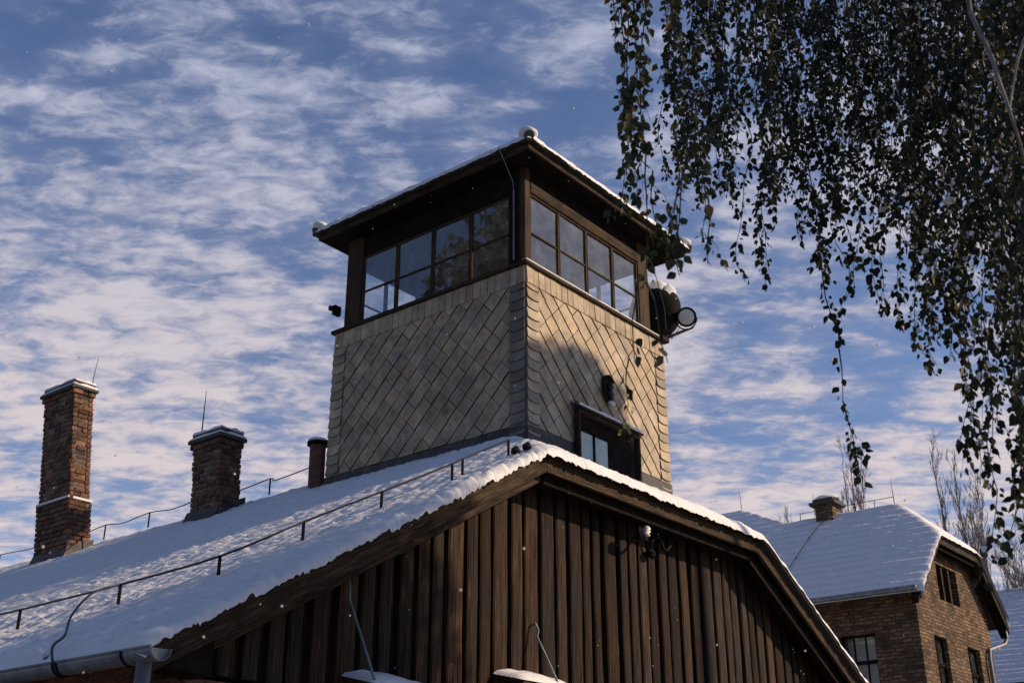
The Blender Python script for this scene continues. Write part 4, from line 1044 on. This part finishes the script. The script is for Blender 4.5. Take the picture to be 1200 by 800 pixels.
# ------------------------------------------------------------------ bare trees far behind
def bare_tree(x, y, h, spread, seed, lab, clear=.15, name='bare_poplar', nl=300, r0=.2):
    rg = random.Random(seed); t = thing(name, (x, y, 0), lab, 'tree', 'bare frosted trees beyond the roofs')
    tk = MB(); tp = [Vector((x + .15 * nz(seed, i * .5), y + .15 * nz(seed + 5, i * .5), h * .93 * i / 10)) for i in range(11)]
    tk.tube(tp, [r0 * (1 - .93 * i / 10) for i in range(11)], 7)
    stems = [(tp, r0)]
    for q in range(6):                            # steep secondary stems
        a_ = q * 1.047 + rg.uniform(-.4, .4); z0 = h * rg.uniform(.22, .5); L_ = (h * rg.uniform(.78, .97) - z0); rr_ = spread * rg.uniform(.35, .62)
        sp = [tp[int(z0 / (h * .93) * 10)] + Vector((math.cos(a_) * rr_ * (f ** .7) + .12 * nz(q + seed, f * 3), math.sin(a_) * rr_ * (f ** .7) + .12 * nz(q, f * 3 + seed), L_ * f)) for f in np.linspace(0, 1, 9)]
        tk.tube(sp, [.10 * (1 - .9 * i / 8) for i in range(9)], 6); stems.append((sp, .1))
    tk.build('trunk', 'frost', t, smooth=True)
    c = MB()
    def br(p, d, ln, r, lv):
        pts = [p]; n_ = 4; dd = d.copy()
        for i in range(n_):
            dd = (dd + Vector((rg.gauss(0, .12), rg.gauss(0, .12), .22))).normalized(); pts.append(pts[-1] + dd * ln / n_)
        c.tube(pts, [r * (1 - .75 * i / n_) for i in range(n_ + 1)], 4 if lv == 0 else 3, cap=False)
        if lv < 2:
            for q in range(rg.randint(3, 5)):
                f = rg.uniform(.25, 1); i = min(int(f * n_), n_ - 1); pp_ = pts[i].lerp(pts[i + 1], f * n_ - i)
                nd = (dd + Vector((rg.gauss(0, .42), rg.gauss(0, .42), rg.uniform(0, .35)))).normalized()
                br(pp_, nd, ln * rg.uniform(.35, .65), max(r * .55, .010), lv + 1)
    for i in range(nl):
        st, _r = stems[rg.randrange(len(stems))]; f = rg.uniform(.12, 1); ns_ = len(st) - 1
        i0 = min(int(f * ns_), ns_ - 1); p = st[i0].lerp(st[i0 + 1], f * ns_ - i0)
        if p.z < h * clear: continue
        a_ = rg.uniform(0, 6.283); up = rg.uniform(1.3, 3.0) if spread < 2.2 else rg.uniform(.5, 1.6)
        d = Vector((math.cos(a_), math.sin(a_), up)).normalized()
        br(p, d, spread * rg.uniform(.35, .95) * (1.15 - .5 * f), .028 * (1.15 - f) + .014, 0)
    c.build('crown', 'frost', t)
bare_tree(57.2, 18.0, 21.3, 2.0, 3, 'tall slim bare poplar behind the front gable of the brick block')
bare_tree(55.4, 23.0, 21.6, 1.9, 11, 'slim bare poplar showing its top beside the brick block chimney')
bare_tree(57.9, 15.6, 16.4, 2.6, 21, 'lower spreading bare tree above the distant roof at the right edge', name='bare_tree')
bare_tree(56.0, 26.8, 19.2, 1.7, 31, 'bare treetop just poking over the far end of the brick block ridge', name='bare_tree')

# ------------------------------------------------------------------ the weeping birch in front
birch = thing('birch_tree', (9.3, -1.6, 0), 'weeping birch with long hanging leafy branches, some leaves snowy, at upper right', 'tree')
k = MB(); tb = Vector((9.3, -1.6, 0))
tpts = [tb, tb + Vector((.05, .1, 2)), tb + Vector((-.05, .2, 4.5)), tb + Vector((-.3, .5, 7)), tb + Vector((-.7, 1.0, 9)), tb + Vector((-1.1, 1.5, 11))]
k.tube(tpts, [.26, .21, .18, .14, .10, .04], 12); k.build('trunk', 'bark', birch, smooth=True)
def limb(pts, r, snow=False):
    k = MB(); sp = spline(pts, 5); n_ = len(sp); k.tube(sp, [r * (1 - .75 * i / n_) for i in range(n_)], 8); o = k.build('limb', 'bark', birch, smooth=True)
    if snow:
        s = MB(); s.tube([p + Vector((0, 0, r * (1 - .75 * i / n_) * .75)) for i, p in enumerate(sp)], [r * (1 - .75 * i / n_) * .8 for i in range(n_)], 6); s.build('snow', 'snow', o, smooth=True)
limb([tpts[3], at(1330, -200, 7), at(1180, -160, 6.6), at(1000, -120, 6.2), at(850, -70, 5.4), at(730, -40, 5.0)], .07)
limb([tpts[3], at(1290, -60, 7.6), at(1150, -130, 8), at(960, -100, 8), at(850, -60, 8)], .06)
limb([tpts[2], at(1260, -160, 5.6), at(1140, -30, 4.75), at(1163, 70, 4.7), at(1183, 130, 4.7), at(1203, 200, 4.75), at(1225, 330, 5.0)], .015, True)
limb([at(1260, -160, 5.6), at(1225, -20, 4.9), at(1196, 60, 4.8), at(1186, 110, 4.75), at(1184, 132, 4.7)], .009, True)
limb([tpts[4], at(1260, -260, 5.6), at(1080, -160, 5.4), at(930, -90, 5.2)], .05)

LEAFSH = [(0, 0), (.28, .22), (.36, .42), (.2, .74), (0, 1.0), (-.2, .74), (-.36, .42), (-.28, .22)]
def leaf(k, p, d, nrm, ln, c, snow=0):
    """leaf hanging from p along d"""
    s = d.cross(nrm).normalized(); n2 = s.cross(d)
    curl = rnd.uniform(-.1, .25); fold = rnd.uniform(.05, .3)
    v = [p + (d * b + s * a + n2 * (curl * b * b - fold * abs(a))) * ln for a, b in LEAFSH]
    i = k.add(v)
    k.face((i, i + 1, i + 2, i + 3, i + 4), 0, c); k.face((i, i + 4, i + 5, i + 6, i + 7), 0, c)
    if snow:                                     # a thin uneven pad of snow lying on the leaf
        up_ = n2 if n2.z > 0 else -n2
        ring = [q.lerp(p + d * ln * .5, .12 + .25 * rnd.random()) + up_ * .003 for q in v]
        j = k.add(ring + [p + d * ln * .48 + up_ * (.008 + .010 * rnd.random()) * snow + Vector((0, 0, .004))])
        for q in range(8): k.face((j + q, j + (q + 1) % 8, j + 8), 2)
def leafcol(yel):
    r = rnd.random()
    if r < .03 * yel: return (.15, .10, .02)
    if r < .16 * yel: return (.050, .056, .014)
    g_ = rnd.uniform(.6, 1.35) * (1.9 if yel > 1.25 else 1); return (.017 * g_, .022 * g_, .011 * g_)  # left fringe leaves made brighter in colour to look lit
def strand(k, top, bot, dens, ll, yel=1., snow=0., sway=.06, side=.5, bare=0.):
    """twig from top to bot with leaves; bare: fraction at the start without leaves"""
    L_ = (bot - top).length; n_ = max(4, int(L_ / .12)); sd = rnd.uniform(0, 99)
    pts = []
    for i in range(n_ + 1):
        t = i / n_; w = math.sin(math.pi * t) * .4 + t * .6
        pts.append(top.lerp(bot, t) + Vector((nz(sd, t * L_ * 2.5) * sway * w * 1.6, nz(sd + 7, t * L_ * 2.5) * sway * w * 1.6, 0)))
    k.tube(pts, [.0042 * (1 - .75 * i / n_) + .0008 for i in range(n_ + 1)], 4, 1, cap=False)
    def put(p, tw):
        a_ = rnd.uniform(0, 6.283); out = Vector((math.cos(a_), math.sin(a_), rnd.uniform(-.9, -.1))).normalized()
        pe = p + out * rnd.uniform(.008, .026)
        d = Vector((out.x * .55 + rnd.gauss(0, .25), out.y * .55 + rnd.gauss(0, .25), -rnd.uniform(.5, 1.3))).normalized()
        b_ = rnd.uniform(0, 6.283); nr = Vector((math.cos(b_), math.sin(b_), rnd.uniform(-.2, .6)))
        if abs(nr.normalized().dot(d)) > .95: nr = Vector((d.y, -d.x, .1))
        nr = (nr - d * nr.dot(d)).normalized()
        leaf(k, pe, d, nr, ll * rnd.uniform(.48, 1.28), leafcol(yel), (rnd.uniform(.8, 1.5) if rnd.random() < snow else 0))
    s = bare * L_; step = .026 / dens
    while s < L_:
        t = s / L_ * n_; i = min(int(t), n_ - 1); p = pts[i].lerp(pts[i + 1], t - i)
        if rnd.random() < .92: put(p, 0)
        if snow > .1 and rnd.random() < .004:      # snow lodged among the leaves
            z_ = rnd.uniform(.012, .032); k.blob(p + Vector((rnd.gauss(0, .012), rnd.gauss(0, .012), 0)), z_ * jit(.3), z_ * jit(.3), z_ * rnd.uniform(.6, 1.0), rnd.random() * 99, .9, 8, 5, 2)
        if rnd.random() < side * .12:          # short side twig
            a_ = rnd.uniform(0, 6.283); sl__ = rnd.uniform(.06, .22); e_ = p + Vector((math.cos(a_) * sl__ * .45, math.sin(a_) * sl__ * .45, -sl__))
            k.tube([p, p.lerp(e_, .5) + Vector((math.cos(a_) * .02, math.sin(a_) * .02, .01)), e_], [.0016, .0013, .0008], 3, 1, cap=False)
            for q in range(int(sl__ / .022)): put(p.lerp(e_, (q + .6) / (sl__ / .022)), 1)
        s += step * rnd.uniform(.5, 1.5)
    return k
def hang(px, py0, py1, hd, dens=1., ll=.055, yel=1., snow=0., dx=0, bare=0., side=.5, sway=.06, k=None, lab=None):
    top = at(px, py0, hd); b_ = at(px + dx, py1, hd)
    own = k is None
    k = k or MB(); strand(k, top, b_, dens, ll, yel, snow, sway, side, bare)
    if own: k.build('hanging_branch', ['leaf', 'twig', 'snow'], birch)
# left fringe, close
for a_ in ((718, -30, 60, 5.0, .9), (735, -30, 250, 5.0, 1.5), (742, -30, 215, 5.1, 1.4), (728, -30, 205, 4.9, .8), (755, -30, 240, 5.0, 1.0), (783, -30, 60, 5.1, .9)):
    hang(*a_[:4], dens=a_[4], ll=.058, yel=1.6, dx=rnd.uniform(-8, 8), side=.8)
hang(757, 180, 335, 4.9, .35, .055, 1.5, dx=0, bare=.45)
hang(748, 330, 425, 4.8, .75, .05, 1.8, dx=-4, bare=.55); hang(737, 420, 478, 4.8, .8, .045, 1.8, dx=2, bare=.3)
hang(757, 330, 425, 4.85, .45, .062, 1.4, dx=28, bare=.72)
hang(790, 150, 322, 4.8, .8, .06, 2.2, dx=8, bare=.25, side=.8); hang(812, 120, 300, 4.9, .8, .058, 1.6, dx=-14, bare=.1); hang(765, 200, 265, 4.9, .9, .055, 1.3, dx=10, side=.9)
hang(800, 200, 300, 4.7, .7, .06, 2, dx=-12, bare=.4); hang(829, 230, 310, 5.0, .5, .055, 1.2, dx=3, bare=.3); hang(815, 120, 275, 4.9, .9, .055, 1.6, dx=8, side=.8)
# the long lone strand
pth = [(940, 130), (962, 300), (982, 400), (988, 470), (1000, 520), (1013, 563)]
for (a_, b_) in zip(pth, pth[1:]):
    k = MB(); strand(k, at(a_[0], a_[1], 6.2), at(b_[0], b_[1], 6.2), 1.1 if b_[1] < 420 else (.55 if b_[1] < 490 else 1.0), .052, .7, 0, .03, .35); k.build('hanging_branch', ['leaf', 'twig', 'snow'], birch)
# fringe strands with their own lengths
for (px, y1, hd, dn) in ((850, 220, 6, 1.1), (868, 330, 6.2, 1.0), (884, 322, 6.1, 1.2), (893, 335, 6.4, .9), (905, 265, 6.5, 1.2), (925, 280, 6.4, 1.2), (945, 300, 6.3, 1.5), (952, 330, 6.5, 1.3), (965, 380, 6.2, 1.2), (978, 300, 6.8, 1.3), (1000, 335, 6.6, 1.2),
                         (1018, 355, 6.5, 1.2), (1028, 365, 6.4, 1.2), (1045, 385, 6.6, 1.2), (1060, 412, 6.3, 1.2), (1070, 416, 6.5, 1.2), (1080, 400, 6.6, 1.1), (1092, 370, 6.0, 1.4), (1105, 420, 5.8, 1.4), (1118, 490, 5.8, 1.4), (1126, 520, 5.8, 1.3),
                         (1138, 560, 5.6, 1.3), (1150, 545, 5.5, 1.3), (1158, 640, 5.4, 1.3), (1168, 590, 5.5, 1.3), (1180, 660, 5.3, 1.3), (1188, 610, 5.6, 1.3), (1196, 655, 5.2, 1.2), (1208, 640, 5.2, 1.2)):
    hang(px + rnd.uniform(-4, 4), -40, y1, hd, dn * 1.1, .049, .8, .01 if px < 1040 else .12, dx=rnd.uniform(4, 18), side=.6, sway=.09)
# the mass of the curtain, several depths
for i in range(34):
    u = (i + rnd.random()) / 34; px = 775 + 435 * u
    y1 = np.interp(px, [770, 800, 830, 860, 900, 950, 1000, 1050, 1090, 1120, 1160, 1210], [200, 230, 240, 260, 265, 290, 310, 330, 350, 430, 480, 560]) * rnd.uniform(.72, 1.02)
    hang(px, rnd.uniform(-60, -30), y1, rnd.uniform(5.4, 8.2), 1.4, .043, .6, .02 if px < 980 else .13, dx=rnd.uniform(0, 22), side=.8, sway=.11)
for i in range(14):
    px = rnd.uniform(775, 900); hang(px, -40, rnd.uniform(150, 235), rnd.uniform(5.4, 7.2), 1.25, .046, 1.0, .01, dx=rnd.uniform(-4, 16), side=.9, sway=.12)
k = MB()
for i in range(100):
    u = rnd.random() ** .5; px = 800 + 420 * u
    y1 = np.interp(px, [770, 830, 900, 950, 1000, 1050, 1090, 1120, 1160, 1210], [190, 205, 225, 250, 280, 305, 340, 400, 460, 530]) * rnd.uniform(.35, .98)
    hang(px, rnd.uniform(-80, -30), y1, rnd.uniform(6.0, 9.5), 1.35, .045, .4, .02 if px < 980 else .13, dx=rnd.uniform(-5, 20), side=.8, k=k, sway=.12)
# extra unseen crown strands, added on the sun's side to shade the curtain
for i in range(70):
    p = Vector((9.3, -1.6, 0)) + Vector((rnd.uniform(-2.6, 1.5), rnd.uniform(-1.5, 2.2), 0)); z1 = rnd.uniform(7, 11); z0 = rnd.uniform(3.2, 6.0)
    strand(k, Vector((p.x, p.y, z1)), Vector((p.x + rnd.uniform(-.2, .2), p.y + rnd.uniform(-.2, .2), z0)), .7, .075, .6, .03, .1, .7)
k.build('crown', ['leaf', 'twig', 'snow'], birch)

# ------------------------------------------------------------------ two trees on the sunny side, beyond the frame; their shadows reach tower and roof
def round_tree(x, y, zc, rad, rz, seed, lab, nleaf, big=1.0):
    rg = random.Random(seed); t = thing('roadside_tree', (x, y, 0), lab, 'tree', 'round-headed trees by the road')
    k = MB(); k.tube([(x, y, 0), (x + .05, y, zc * .5), (x, y, zc)], [.18, .13, .06], 9)
    for i in range(14):
        a_ = rg.uniform(0, 6.283); q = Vector((math.cos(a_) * rad * .8, math.sin(a_) * rad * .8, rg.uniform(-.3, .7) * rz))
        k.tube([(x, y, zc - rz * .8 + i * .06), Vector((x, y, zc)) + q * .6, Vector((x, y, zc)) + q], [.05, .03, .01], 5)
    k.build('trunk', 'twig', t)
    c = MB()
    for i in range(nleaf):
        d = Vector((rg.gauss(0, 1), rg.gauss(0, 1), rg.gauss(0, 1))).normalized(); r_ = rg.random() ** .4
        lump = 1 + .22 * mn.noise(d * 2.2 + Vector((seed, 0, 0)))
        p = Vector((x, y, zc)) + Vector((d.x * rad, d.y * rad, d.z * rz)) * r_ * lump
        u = Vector((rg.gauss(0, 1), rg.gauss(0, 1), rg.gauss(0, 1))).normalized(); v = u.orthogonal().normalized(); s_ = rg.uniform(.07, .13) * big
        c.poly([p - u * s_, p + v * s_ * .5, p + u * s_, p - v * s_ * .5])
    c.build('crown', 'needle', t)
round_tree(23.05, -3.1, 16.0, 2.0, 1.5, 4, 'round-headed evergreen on a tall bare trunk, off to the right', 17000)
round_tree(16.78, -5.16, 12.0, 2.15, 1.4, 9, 'smaller round-headed evergreen nearer the camera, off to the right', 5600)

# two tall dark trees left of the frame; the lookout's left panes mirror them
round_tree(-7.5, 24.5, 19.5, 5.2, 7.0, 14, 'tall dark evergreen far off to the left, taller of the pair', 9000, 3.2)
round_tree(-9.5, 33.0, 18.5, 4.6, 6.2, 17, 'tall dark evergreen farther back on the left, shorter of the pair', 7000, 3.2)

# ------------------------------------------------------------------ a little snow in the air
k = MB()
for i in range(420):
    hd = rnd.uniform(3, 16); p = at(rnd.uniform(-60, 1260), rnd.uniform(-60, 860), hd); r_ = rnd.uniform(.0018, .0045)
    k.blob(p, r_, r_, r_, i, .3, 5, 4)
tag(k.build('snowflakes', 'snow', smooth=True), 'sparse fine snowflakes drifting through the air', 'snowflakes', kind='stuff')
